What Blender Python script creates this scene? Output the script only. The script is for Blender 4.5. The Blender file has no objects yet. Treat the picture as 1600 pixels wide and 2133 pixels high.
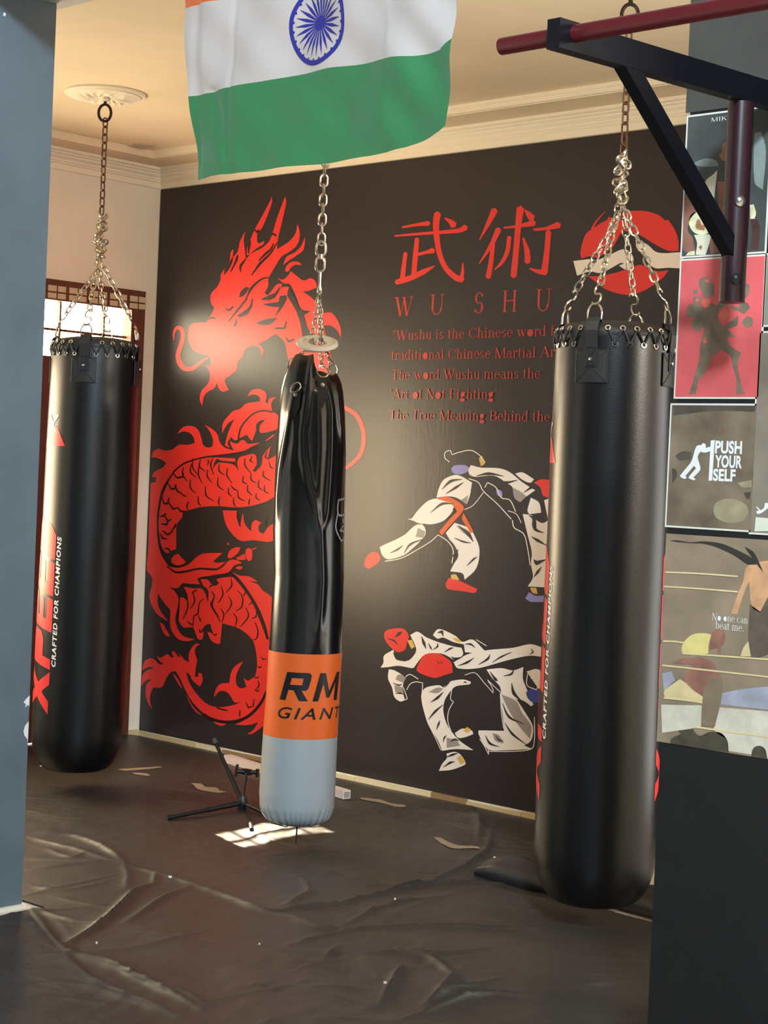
import bpy, bmesh, math, random
import numpy as np
from mathutils import Vector, Matrix
from mathutils.geometry import delaunay_2d_cdt
random.seed(7)
np.random.seed(7)
SC = bpy.context.scene
COL = SC.collection
PI = math.pi

# ------------------------------------------------------------------ camera
FPX = 3600.0
PITCH = math.atan(80.5 / FPX); ROLL = math.atan(.0435)
CAM = Vector((6.93, -5.67, 1.4)); YAW = math.atan2(.681, .732)
_F0 = Vector((-math.sin(YAW), math.cos(YAW), 0)); _R0 = Vector((math.cos(YAW), math.sin(YAW), 0)); _U0 = Vector((0, 0, 1))
_F = _F0 * math.cos(PITCH) - _U0 * math.sin(PITCH); _U1 = _U0 * math.cos(PITCH) + _F0 * math.sin(PITCH)
_R = _R0 * math.cos(ROLL) + _U1 * math.sin(ROLL); _U = -_R0 * math.sin(ROLL) + _U1 * math.cos(ROLL)
cd = bpy.data.cameras.new('camera'); cam = bpy.data.objects.new('camera', cd); COL.objects.link(cam)
m = Matrix((_R, _U, -_F)).transposed().to_4x4(); m.translation = CAM
cam.matrix_world = m
cd.sensor_fit = 'VERTICAL'; cd.sensor_height = 36.0; cd.lens = 36.0 * FPX / 2133.0
cd.clip_start = .05; cd.clip_end = 100
SC.camera = cam

def hit(x, y, axis, val):
    """where the sight line of photo pixel (x, y) meets the plane axis = val (used to measure the photo)"""
    u = (x - 800) / FPX; v = -(y - 1066.5) / FPX
    d = _F + u * _R + v * _U
    return CAM + d * ((val - CAM[axis]) / d[axis])

# ------------------------------------------------------------------ light
def L3(r, g, b):
    f = lambda c: (c / 255 / 12.92) if c <= 10.3 else ((c / 255 + .055) / 1.055) ** 2.4
    return (f(r), f(g), f(b))

SC.view_settings.view_transform = 'Standard'; SC.view_settings.look = 'None'
SC.view_settings.gamma = 1; SC.view_settings.use_curve_mapping = False
SC.view_settings.exposure = 0.1
w = bpy.data.worlds.new('sky'); SC.world = w; w.use_nodes = True
w.node_tree.nodes['Background'].inputs[0].default_value = (.85, .92, 1, 1)
w.node_tree.nodes['Background'].inputs[1].default_value = 1.0

def area(name, loc, to, sx, sy, power, color):
    l = bpy.data.lights.new(name, 'AREA'); l.shape = 'RECTANGLE'; l.size = sx; l.size_y = sy
    l.energy = power; l.color = color
    o = bpy.data.objects.new(name, l); COL.objects.link(o); o.location = loc
    o.rotation_euler = (Vector(to) - Vector(loc)).to_track_quat('-Z', 'Y').to_euler()
    return o

SUN_K = .30; SUN_T = .875
sl = bpy.data.lights.new('sun', 'SUN'); sl.energy = 48; sl.angle = .009; sl.color = (1, .86, .62)
so = bpy.data.objects.new('sun', sl); COL.objects.link(so); so.location = (-6, 3, 6)
so.rotation_euler = Vector((1, -SUN_K, -SUN_T * math.hypot(1, SUN_K))).to_track_quat('-Z', 'Y').to_euler()
area('skylight', (8.2, -6.6, 4.6), (2.5, -2.6, 1.4), .6, .6, 490, (.68, .84, 1))
W_DOOR, W_SIDE, W_BACK, W_HALL = 9.0, 21.0, 4.5, 1.5
area('right_high_fill', (9.2, -1.2, 2.62), (1.0, -1.0, 2.3), .8, .3, 120, (1, .93, .84))  # added fill lamp high on the right, brightens the left wall and ceiling
area('beam_fill', (4.4, -2.30, 2.66), (4.4, 0, 2.46), 2.4, .08, 15, (1, .94, .86))  # added strip of fill for the mural and ceiling, no fixture there
area('hall_left_fill', (.15, -6.4, 1.5), (3.2, -1.0, 1.6), 2.2, 2.2, 20, (1, .86, .66))  # added warm fill on the hall's left side, no door behind it

# ------------------------------------------------------------------ materials
MATS = {}
def mat(name, col, rough=.6, metal=0, spec=.5, var=0, vscale=8, bump=0, bscale=60, col2=None, detail=5, coat=0, stretch=None):
    if name in MATS: return MATS[name]
    m = bpy.data.materials.new(name); m.use_nodes = True
    nt = m.node_tree; b = nt.nodes['Principled BSDF']
    c = col if max(col) <= 1.0 and not isinstance(col[0], int) else L3(*col)
    b.inputs['Base Color'].default_value = (*c, 1)
    b.inputs['Roughness'].default_value = rough; b.inputs['Metallic'].default_value = metal
    b.inputs['Specular IOR Level'].default_value = spec
    b.inputs['Coat Weight'].default_value = coat
    if var or bump:
        tc = nt.nodes.new('ShaderNodeTexCoord'); mp = nt.nodes.new('ShaderNodeMapping')
        nt.links.new(tc.outputs['Object'], mp.inputs[0])
        if stretch: mp.inputs['Scale'].default_value = stretch
    if var:
        n = nt.nodes.new('ShaderNodeTexNoise'); n.inputs['Scale'].default_value = vscale; n.inputs['Detail'].default_value = detail
        nt.links.new(mp.outputs[0], n.inputs['Vector'])
        r = nt.nodes.new('ShaderNodeValToRGB'); nt.links.new(n.outputs['Fac'], r.inputs[0])
        c2 = col2 and (L3(*col2) if isinstance(col2[0], int) else col2)
        lo = tuple(max(0, x * (1 - var)) for x in c); hi = c2 or tuple(min(1, x * (1 + var)) for x in c)
        r.color_ramp.elements[0].position = .3; r.color_ramp.elements[1].position = .7
        r.color_ramp.elements[0].color = (*lo, 1); r.color_ramp.elements[1].color = (*hi, 1)
        nt.links.new(r.outputs[0], b.inputs['Base Color'])
    if bump:
        n2 = nt.nodes.new('ShaderNodeTexNoise'); n2.inputs['Scale'].default_value = bscale; n2.inputs['Detail'].default_value = 4
        nt.links.new(mp.outputs[0], n2.inputs['Vector'])
        bp = nt.nodes.new('ShaderNodeBump'); bp.inputs['Strength'].default_value = bump; bp.inputs['Distance'].default_value = .01
        nt.links.new(n2.outputs['Fac'], bp.inputs['Height']); nt.links.new(bp.outputs[0], b.inputs['Normal'])
    MATS[name] = m
    return m

def glow(name, col, strength, through=False):
    m = bpy.data.materials.new(name); m.use_nodes = True; nt = m.node_tree
    nt.nodes.remove(nt.nodes['Principled BSDF']); out = nt.nodes['Material Output']
    e = nt.nodes.new('ShaderNodeEmission'); e.inputs[0].default_value = (*col, 1); e.inputs[1].default_value = strength
    if through:
        t = nt.nodes.new('ShaderNodeBsdfTransparent'); a = nt.nodes.new('ShaderNodeAddShader')
        nt.links.new(e.outputs[0], a.inputs[0]); nt.links.new(t.outputs[0], a.inputs[1]); nt.links.new(a.outputs[0], out.inputs[0])
    else:
        nt.links.new(e.outputs[0], out.inputs[0])
    return m

M_CREAM = mat('cream wall paint', (238, 228, 210), .7, var=.05, vscale=3)
M_CEIL = mat('ceiling paint', (234, 216, 184), .75, var=.05, vscale=2.5)
M_TRIM = mat('plaster moulding', (242, 230, 206), .65)
M_GREYP = mat('slate grey gloss paint', (98, 113, 122), .5, var=.10, vscale=5, bump=.08, bscale=9)
M_BLACKP = mat('black matt wall paint', (15, 13, 11), .75, var=.35, vscale=14, bump=.1, bscale=50)
M_BEAM = mat('white beam paint', (205, 203, 198), .7)
M_TILE = mat('pale floor tile', (214, 206, 194), .3)
M_WOOD = mat('brown varnished wood', (96, 56, 36), .45, var=.25, vscale=9, stretch=(6, 6, 1))
M_WOODD = mat('dark red brown wood', (86, 40, 30), .5, var=.2, vscale=9)
M_MURAL = mat('printed black vinyl', (46, 40, 42), .34, spec=.42, bump=.05, bscale=70, stretch=(1, 1, .25))
M_RED = mat('printed red', (232, 54, 48), .36, spec=.42)
M_REDD = mat('printed dark line', (40, 16, 16), .36, spec=.42)
M_CREAMP = mat('printed cream white', (244, 232, 218), .36, spec=.42)
M_GREYPR = mat('printed warm grey', (160, 148, 138), .36, spec=.42)
M_ORANGEP = mat('printed orange', (222, 92, 40), .36, spec=.42)
M_LAV = mat('printed lavender', (150, 144, 205), .36, spec=.42)
M_BLUEP = mat('printed blue', (60, 72, 150), .36, spec=.42)
M_YEL = mat('printed yellow', (224, 180, 90), .36, spec=.42)
M_LEATHER = mat('black bag leather', (9, 9, 11), .33, spec=.5, bump=.05, bscale=260)
M_LEATH2 = mat('black bag top leather', (34, 33, 32), .5, spec=.4, bump=.08, bscale=200)
M_NYLON = mat('black shiny nylon', (13, 14, 16), .22, spec=.8, bump=.02, bscale=120)
M_BORANGE = mat('orange vinyl band', (238, 106, 42), .4, spec=.4)
M_BGREY = mat('grey vinyl base', (168, 176, 178), .42, spec=.4)
M_STEEL = mat('zinc plated steel', (200, 192, 178), .28, metal=1)
M_RUST = mat('rusty brown iron', (104, 76, 54), .5, metal=.6, var=.3, vscale=80)
M_CHROME = mat('bright chrome', (235, 230, 220), .15, metal=1)
M_WHITEPL = mat('white plastic', (228, 224, 214), .35)
M_TEXTW = mat('white ink', (240, 238, 230), .5)
M_TEXTR = mat('red ink', (222, 44, 44), .4)
M_TARP = mat('black plastic tarpaulin', (53, 49, 45), .45, spec=.62, var=.18, vscale=3.5, bump=.12, bscale=38)
M_NAVY = mat('dark steel paint', (13, 13, 20), .42, spec=.35)
M_MAROON = mat('maroon steel paint', (92, 26, 30), .35, spec=.5)
M_BLACKPL = mat('black plastic', (24, 24, 25), .4)
M_PAPERW = mat('white poster border', (236, 230, 212), .5)

# ------------------------------------------------------------------ mesh helpers
class MB:
    def __init__(s): s.v = []; s.f = []; s.mi = []
    def add(s, vs, fs, mi=0):
        n = len(s.v); s.v += [tuple(p) for p in vs]; s.f += [tuple(i + n for i in f) for f in fs]; s.mi += [mi] * len(fs)
        return s
    def box(s, a, b, mi=0):
        (x0, y0, z0), (x1, y1, z1) = a, b
        vs = [(x, y, z) for z in (z0, z1) for y in (y0, y1) for x in (x0, x1)]
        return s.add(vs, [(0, 2, 3, 1), (4, 5, 7, 6), (0, 1, 5, 4), (2, 6, 7, 3), (0, 4, 6, 2), (1, 3, 7, 5)], mi)
    def tube(s, pts, r, seg=8, closed=False, mi=0, cap=True):
        pts = [Vector(p) for p in pts]; n = len(pts); rs = r if isinstance(r, (list, tuple)) else [r] * n
        vs = []; up = None
        for i, p in enumerate(pts):
            if closed: t = pts[(i + 1) % n] - pts[i - 1]
            else: t = pts[min(i + 1, n - 1)] - pts[max(i - 1, 0)]
            t.normalize()
            if up is None:
                up = Vector((0, 0, 1)) if abs(t.z) < .9 else Vector((1, 0, 0))
            a = up - t * up.dot(t)
            if a.length < 1e-6: a = Vector((1, 0, 0)).cross(t)
            a.normalize(); up = a; b = t.cross(a)
            for k in range(seg):
                q = 2 * PI * k / seg
                vs.append(p + (a * math.cos(q) + b * math.sin(q)) * rs[i])
        fs = []
        for i in range(n if closed else n - 1):
            j = (i + 1) % n
            for k in range(seg):
                k2 = (k + 1) % seg
                fs.append((i * seg + k, i * seg + k2, j * seg + k2, j * seg + k))
        if not closed and cap:
            fs.append(tuple(reversed(range(seg)))); fs.append(tuple((n - 1) * seg + k for k in range(seg)))
        return s.add(vs, fs, mi)
    def lathe(s, prof, c=(0, 0, 0), seg=48, mi=0, fn=None):
        vs = []
        for i, (r, z) in enumerate(prof):
            for k in range(seg):
                a = 2 * PI * k / seg
                p = Vector((c[0] + r * math.cos(a), c[1] + r * math.sin(a), c[2] + z))
                vs.append(fn(p, a, r, z) if fn else p)
        fs = [(i * seg + k, i * seg + (k + 1) % seg, (i + 1) * seg + (k + 1) % seg, (i + 1) * seg + k) for i in range(len(prof) - 1) for k in range(seg)]
        return s.add(vs, fs, mi)
    def ring(s, c, R, r, ax=(0, 0, 1), seg=24, sub=8, mi=0, sq=1.0):
        ax = Vector(ax).normalized(); a = ax.orthogonal().normalized(); b = ax.cross(a)
        c = Vector(c)
        return s.tube([c + (a * math.cos(2 * PI * k / seg) + b * math.sin(2 * PI * k / seg) * sq) * R for k in range(seg)], r, sub, True, mi)
    def link(s, c, d, side, ln=.03, wd=.018, r=.0028, mi=0, n=6):
        """one chain link: a stadium loop lying along d, opened towards side"""
        c = Vector(c); d = Vector(d).normalized(); side = Vector(side); side = (side - d * side.dot(d)).normalized()
        pts = []; h = ln / 2 - wd / 2
        for k in range(n + 1):
            a = -PI / 2 + PI * k / n; pts.append(c + d * (h + math.cos(a) * wd / 2) + side * math.sin(a) * wd / 2)
        for k in range(n + 1):
            a = PI / 2 + PI * k / n; pts.append(c + d * (-h + math.cos(a) * wd / 2) + side * math.sin(a) * wd / 2)
        return s.tube(pts, r, 6, True, mi)
    def chain(s, p0, p1, ln=.03, wd=.018, r=.0028, mi=0, twist=.4):
        p0 = Vector(p0); p1 = Vector(p1); d = p1 - p0; L = d.length; d.normalize()
        n = max(1, round(L / (ln - 2.2 * r))); st = L / n
        a = d.orthogonal().normalized(); b = d.cross(a)
        for k in range(n):
            q = twist + (PI / 2 if k % 2 else 0) + random.uniform(-.15, .15)
            s.link(p0 + d * st * (k + .5), d, a * math.cos(q) + b * math.sin(q), st + 2.2 * r, wd, r, mi)
        return s
    def build(s, name, mats, parent=None, smooth=False, angle=40):
        me = bpy.data.meshes.new(name); me.from_pydata(s.v, [], s.f)
        for m_ in (mats if isinstance(mats, (list, tuple)) else [mats]): me.materials.append(m_)
        me.polygons.foreach_set('material_index', s.mi)
        me.validate(); me.update()
        bm = bmesh.new(); bm.from_mesh(me); bmesh.ops.recalc_face_normals(bm, faces=bm.faces); bm.to_mesh(me); bm.free()
        if smooth:
            me.polygons.foreach_set('use_smooth', [True] * len(me.polygons)); me.set_sharp_from_angle(angle=math.radians(angle))
        return link(name, me, parent)

def wloc(o):
    v = Vector(o.location)
    while o.parent: o = o.parent; v = v + Vector(o.location)
    return v
def link(name, me, parent=None):
    o = bpy.data.objects.new(name, me); COL.objects.link(o)
    if parent is not None:
        o.parent = parent
        if parent.type == 'EMPTY': o.matrix_parent_inverse = Matrix.Translation(-wloc(parent))
    return o
def tag(o, label, cat, group=None):
    o['label'] = label; o['category'] = cat
    if group: o['group'] = group
    return o
def thing(name, label, cat, loc=(0, 0, 0), group=None):
    o = bpy.data.objects.new(name, None); COL.objects.link(o); o.location = loc; o.empty_display_size = .1
    return tag(o, label, cat, group)
def struct(o): o['kind'] = 'structure'; return o

# ------------------------------------------------------------------ flat printing: traced outlines filled as thin shapes
def smooth_path(pts, closed=True, n=4, corner=68):
    P_ = [Vector(p) for p in pts]; N = len(P_); sharp = []
    for i in range(N):
        if not closed and i in (0, N - 1): sharp.append(True); continue
        a = P_[i] - P_[i - 1]; b = P_[(i + 1) % N] - P_[i]
        sharp.append(a.length < 1e-6 or b.length < 1e-6 or abs(a.angle_signed(b)) > math.radians(corner))
    tan = []
    for i in range(N):
        if sharp[i]: tan.append(None)
        else: tan.append((P_[(i + 1) % N] - P_[i - 1]) * .5)
    out = []
    for i in range(N if closed else N - 1):
        p, q = P_[i], P_[(i + 1) % N]; d = q - p; L = d.length
        t0 = tan[i] if tan[i] is not None else d
        t1 = tan[(i + 1) % N] if tan[(i + 1) % N] is not None else d
        if t0.length > 1.2 * L: t0 = t0 * (1.2 * L / t0.length)
        if t1.length > 1.2 * L: t1 = t1 * (1.2 * L / t1.length)
        for k in range(n):
            u = k / n
            out.append(p * (2 * u**3 - 3 * u**2 + 1) + t0 * (u**3 - 2 * u**2 + u) + q * (-2 * u**3 + 3 * u**2) + t1 * (u**3 - u**2))
    if not closed: out.append(P_[-1])
    return out

def stroke_outline(pts, w, n=4):
    """outline of a brush stroke: pts with one width or a width per point"""
    ws = list(w) if isinstance(w, (list, tuple)) else [w] * len(pts)
    c = smooth_path(pts, False, n) if len(pts) > 2 else [Vector(p) for p in pts]
    W_ = []
    for i in range(len(c)):
        u = i / (len(c) - 1) * (len(ws) - 1); k = min(int(u), len(ws) - 2); W_.append(ws[k] + (ws[k + 1] - ws[k]) * (u - k))
    l = []; r = []
    for i, p in enumerate(c):
        t = (c[min(i + 1, len(c) - 1)] - c[max(i - 1, 0)])
        if t.length < 1e-9: t = Vector((1, 0))
        t.normalize(); nn = Vector((-t.y, t.x)) * W_[i] / 2
        l.append(p + nn); r.append(p - nn)
    t0 = (c[1] - c[0]).normalized() * W_[0] * .35; t1 = (c[-1] - c[-2]).normalized() * W_[-1] * .35
    return l + [c[-1] + t1] + r[::-1] + [c[0] - t0]

def fill2d(outline):
    vs, es, fs, *_ = delaunay_2d_cdt([Vector(p).to_2d() for p in outline], [], [list(range(len(outline)))], 1, 1e-6)
    return vs, fs

CROPS = {'A': (290, 390, 3.404), 'B': (280, 800, 4.2667), 'C': (280, 1140, 5.0), 'D': (780, 400, 2.4242), 'E': (740, 900, 3.8095),
         'F': (760, 1280, 4.2105), 'Z': (1090, 380, 4.103), 'M': (1360, 220, 6.275), 'N': (1360, 520, 6.275), 'O': (1360, 820, 5.333),
         'Q': (1340, 1180, 5.077), 'G': (0, 1440, 2.2857), 'H': (600, 1500, 2.0), 'P': (0, 0, 1)}
def px(c, pts):
    ox, oy, s = CROPS[c]
    return [(ox + x / s, oy + y / s) for x, y in pts]

class Print:
    """shapes printed on a vertical wall plane y = y0, facing -y"""
    def __init__(s, y0): s.y0 = y0; s.mb = MB(); s.k = 0; s.log = []; s.c = 'P'; s.clip = None
    def to(s, p): return hit(p[0], p[1], 1, s.y0)
    def _emit(s, outline_xz, lift, mi=0):
        if s.clip:
            a, b, c, d = s.clip; outline_xz = [(min(max(p[0], a), b), min(max(p[1], c), d)) for p in outline_xz]
        vs, fs = fill2d(outline_xz); y = s.y0 - lift - s.k * 6e-6; s.k += 1
        s.mb.add([(v.x, y, v.y) for v in vs], fs, mi); s.log.append((s.c, [(v.x, y, v.y) for v in vs], fs))
    def poly(s, c, pts, lift=.0008, n=4, corner=68, mi=0):
        s.c = c; o = [s.to(p) for p in smooth_path(px(c, pts), True, n, corner)]
        s._emit([(p.x, p.z) for p in o], lift, mi); return s
    def stroke(s, c, pts, w, lift=.0016, n=4, mi=0):
        s.c = c; sc = CROPS[c][2]; w = [x / sc for x in w] if isinstance(w, (list, tuple)) else w / sc
        o = [s.to(p) for p in stroke_outline(px(c, pts), w, n)]
        s._emit([(p.x, p.z) for p in o], lift, mi); return s
    def flat(s, outline_xz, lift=.0008, mi=0): s._emit(outline_xz, lift, mi); return s
    def build(s, name, mats, parent): return s.mb.build(name, mats, parent)

def merge_prints(name, prints, parent, crops=None, label=None):
    """one printed picture from several single-colour layers"""
    mb = MB()
    for k, (pr, m_) in enumerate(prints):
        for c, vs, fs in pr.log:
            if crops is None or c in crops: mb.add(vs, fs, k)
    o = mb.build(name, [m_ for _, m_ in prints], parent)
    if label: o['label'] = label
    return o

def font_outline(txt, bold=0.0, shear=0.0, spacing=1.0):
    """glyph triangles of the built-in font: list of (verts2d, faces), with bounds"""
    cu = bpy.data.curves.new('lettering', 'FONT'); cu.body = txt; cu.offset = bold; cu.shear = shear; cu.space_character = spacing; cu.resolution_u = 4
    o = bpy.data.objects.new('lettering', cu); COL.objects.link(o)
    bpy.context.view_layer.update()
    me = bpy.data.meshes.new_from_object(o.evaluated_get(bpy.context.evaluated_depsgraph_get()))
    vs = [(v.co.x, v.co.y) for v in me.vertices]; fs = [tuple(p.vertices) for p in me.polygons]
    bpy.data.objects.remove(o); bpy.data.curves.remove(cu); bpy.data.meshes.remove(me)
    return vs, fs
def fit(vs, x0, x1, y0, y1):
    a = min(v[0] for v in vs); b = max(v[0] for v in vs); c = min(v[1] for v in vs); d = max(v[1] for v in vs)
    return [(x0 + (v[0] - a) / (b - a) * (x1 - x0), y0 + (v[1] - c) / (d - c) * (y1 - y0)) for v in vs]
# ================================================================== the room
M_HALL = mat('grey hall paint', (96, 98, 100), .8)
HALL_Y = -9.0; RX = 9.5; CZ = 2.935; HZ = 5.2
floor = struct(MB().box((-.3, HALL_Y - .2, -.08), (RX + .2, .2, 0)).build('floor', M_TILE))
BW = (4.35, 5.45, .12, 2.25)                                        # the lit window behind the pillar
wb = MB(); x0, x1, z0, z1 = BW
wb.box((-.2, 0, 0), (x0, .2, 3.1)).box((x1, 0, 0), (RX + .2, .2, 3.1)).box((x0, 0, 0), (x1, .2, z0)).box((x0, 0, z1), (x1, .2, 3.1))
struct(wb.build('wall_back', M_CREAM))
def window(name, axis, rect, strength, col, nx=2, nz=3, side=1):
    """frame and panes in a wall opening; axis 0 = on the left wall, 1 = on the back wall"""
    a0, a1, b0, b1 = rect
    def bx(m_, a, b, z, zz, d0, d1):
        return m_.box((d0, a, z), (d1, b, zz)) if axis == 0 else m_.box((a, d0, z), (b, d1, zz))
    d0, d1 = (-.14, -.08) if axis == 0 else (.08, .14)
    f = MB(); t = .045
    bx(f, a0, a0 + t, b0, b1, d0, d1); bx(f, a1 - t, a1, b0, b1, d0, d1); bx(f, a0 + t, a1 - t, b0, b0 + t, d0, d1); bx(f, a0 + t, a1 - t, b1 - t, b1, d0, d1)
    for k in range(1, nx): q = a0 + (a1 - a0) * k / nx; bx(f, q - .012, q + .012, b0 + t, b1 - t, d0 + .01, d1 - .01)
    for k in range(1, nz): q = b0 + (b1 - b0) * k / nz; bx(f, a0 + t, a1 - t, q - .012, q + .012, d0 + .012, d1 - .012)
    fo = struct(f.build(name, M_WOODD))
    p = MB(); pd = -.115 if axis == 0 else .115
    bx(p, a0 + t, a1 - t, b0 + t, b1 - t, pd - .002, pd + .002)
    p.build('window_pane', glow(name + ' bright pane', col, strength), fo)
    return fo
window('window_2', 1, BW, W_BACK, (1, .97, .9), 2, 3)
# left wall with the door opening and a window beyond the column
DY0, DY1, DZ = -1.06, -.088, 2.268
SW = (-2.55, -1.28, .72, 1.90); HW = (-8.2, -6.6, .6, 2.4)
wl = MB()
def wseg(y0, y1, z0, z1): wl.box((-.2, y0, z0), (0, y1, z1))
wseg(DY1, 0, 0, 3.1); wseg(DY0, DY1, DZ - .002, 3.1); wseg(SW[1], DY0, 0, 3.1)
wseg(SW[0], SW[1], 0, SW[2]); wseg(SW[0], SW[1], SW[3], 3.1); wseg(-2.9, SW[0], 0, 3.1)
wseg(HW[1], -2.9, 0, HZ + .2); wseg(HW[0], HW[1], 0, HW[2]); wseg(HW[0], HW[1], HW[3], HZ + .2); wseg(HALL_Y - .2, HW[0], 0, HZ + .2)
struct(wl.build('wall_left', M_CREAM))
window('window_1', 0, SW, W_SIDE, (1, .79, .50), 3, 2)
window('window_3', 0, HW, W_HALL, (1, .9, .76), 3, 3)
struct(MB().box((RX, HALL_Y - .2, 0), (RX + .2, .2, HZ + .2)).build('wall_right', M_CREAM))
struct(MB().box((-.2, HALL_Y - .2, 0), (RX, HALL_Y, HZ + .2)).build('wall_front', M_HALL))
# ceiling: a shallow tray with a soffit round it
SZ = 2.897; SO = .235
ce = MB().box((-.2, -2.85, CZ), (RX, .2, CZ + .1)).box((-.2, -2.85, CZ + .1), (RX, .2, 3.15))
struct(ce.build('ceiling', M_CEIL))
s_ = MB().box((SO, -SO, SZ), (RX, .01, CZ + .01)).box((-.01, -2.85, SZ), (SO, .01, CZ + .01))
struct(s_.build('trim_2', M_CEIL))
st = MB().box((SO, -SO - .012, SZ + .004), (RX, -SO, CZ)).box((SO, -SO - .018, SZ + .022), (RX, -SO, CZ))
struct(st.build('trim_3', M_TRIM))
struct(MB().box((-.2, HALL_Y, HZ), (RX, -2.45, HZ + .1)).box((-.2, -2.83, 3.15), (RX, -2.79, HZ)).build('ceiling_hall', M_HALL))
# cornice profile (distance from wall, z)
prof = [(0, 2.800), (.012, 2.800), (.012, 2.828), (.020, 2.832), (.020, 2.838), (.026, 2.842), (.026, 2.850), (.040, 2.862), (.040, 2.868), (.052, 2.874), (.052, 2.880), (.066, 2.884), (.066, SZ)]
c = MB(); n = len(prof)
vs = [(RX, -d, z) for d, z in prof] + [(d, -d, z) for d, z in prof] + [(d, -2.85, z) for d, z in prof]
c.add(vs, [(k * n + i, k * n + i + 1, (k + 1) * n + i + 1, (k + 1) * n + i) for k in (0, 1) for i in range(n - 1)])
struct(c.build('trim_1', M_TRIM))
# beam over the opening, grey column on its left, black pillar on its right
struct(MB().box((2.1, -2.81, 2.80), (RX, -2.44, 3.16)).build('beam', M_BEAM))
colm = struct(MB().box((1.9, -2.81, 0), (2.5, -2.485, 2.80)).build('column', M_GREYP))
MB().box((1.89, -2.815, 0), (2.512, -2.475, .013)).build('base_tile', M_TRIM, colm)
PY = -2.5; PX0 = hit(1359.5, 1900, 1, PY).x
pil = struct(MB().box((PX0, PY, 0), (PX0 + 1.5, PY + .75, 2.95)).build('pillar', M_BLACKP))  # unseen rear depth extended to keep the right fill off the column
# chipped paint on the column corner
chip = MB()
CF = lambda x, y: hit(x, y, 0, 2.5008)
for pts in ([(62, 1448), (55, 1455), (49, 1463), (54, 1467), (52, 1474), (58, 1468), (63, 1472)], [(61, 1502), (52, 1512), (49, 1523), (51, 1532), (57, 1540), (60, 1548), (61, 1520)],
            [(8, 25), (13, 29), (11, 34), (6, 32)]):
    o = [CF(*p) for p in pts]; vs, fs = fill2d([(p.y, p.z) for p in o]); chip.add([(2.5008, min(v.x, -2.4855), v.y) for v in vs], fs)
chip.build('chipped_paint', mat('bare white plaster', (240, 244, 236), .7), colm)
# door in the left wall
door = MB(); fx0, fx1 = -.09, .022
door.box((fx0, DY0, 0), (fx1, DY0 + .075, DZ)).box((fx0, DY1 - .085, 0), (fx1, DY1, DZ)).box((fx0, DY0 + .075, DZ - .10), (fx1, DY1 - .085, DZ))
d_ = struct(door.build('door_1', M_WOOD))
gy0, gy1, gz0, gz1 = DY0 + .075, DY1 - .085, 1.90, 2.165
leaf = MB().box((-.06, gy0, .01), (-.02, gy1, gz0)).box((-.02, gy0 + .08, .2), (-.012, gy1 - .08, .9)).box((-.02, gy0 + .08, 1.05), (-.012, gy1 - .08, 1.8))
leaf.build('door_panel', M_WOODD, d_)
MB().box((-.046, gy0, gz0), (-.044, gy1, DZ - .1)).build('door_glass', glow('bright door glass', (1, .86, .58), W_DOOR, True), d_)
bars = MB(); zm = 2.03
bars.box((-.05, gy0, zm - .006), (-.02, gy1, zm + .006))
for q in (.17, .5, .83): y = gy0 + (gy1 - gy0) * q; bars.box((-.05, y - .005, gz0), (-.02, y + .005, DZ - .1))
bars.build('glazing_bar', M_WOOD, d_)
tr = MB()                                                            # small grille panes over the glass
for k in range(7):
    y = DY0 + .12 + k * .125; tr.box((.022, y, DZ - .092), (.025, y + .05, DZ - .066)); tr.box((.022, y + .058, DZ - .092), (.025, y + .105, DZ - .066))
    tr.box((.022, y, DZ - .058), (.025, y + .05, DZ - .03)); tr.box((.022, y + .058, DZ - .058), (.025, y + .105, DZ - .03))
tr.build('transom_pane', mat('frosted transom glass', (206, 190, 160), .3), d_)
# skirting of short cream and tan tiles
sk = MB(); x = .0; k = 0
while x < 4.2:
    wdt = [.46, .2, .3, .22, .12, .26][k % 6]; sk.box((x, -.014, 0), (x + wdt - .003, 0, .021 + .004 * math.sin(k * 2.1)), (k * 2 + k // 3) % 3); x += wdt; k += 1
struct(sk.build('baseboard_back', [mat('cream skirting tile', (205, 184, 140), .4), mat('tan skirting tile', (150, 122, 84), .4), mat('pale skirting tile', (222, 208, 172), .4)]))
struct(MB().box((0, DY0 - 1.2, 0), (.014, DY0, .03)).box((0, DY1, 0), (.014, -.014, .03)).build('baseboard_left', mat('cream skirting tile', (205, 184, 140))))
# downlight
dl = thing('ceiling_light', 'small round flush ceiling light near the room corner', 'light', (.30, -.36, CZ))
MB().lathe([(.058, 0), (.058, -.006), (.05, -.008), (.048, -.004), (.001, -.004)], (.30, -.36, CZ), 32).build('rim', mat('dull ceiling light rim', (196, 176, 150), .5), dl, True)

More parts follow.
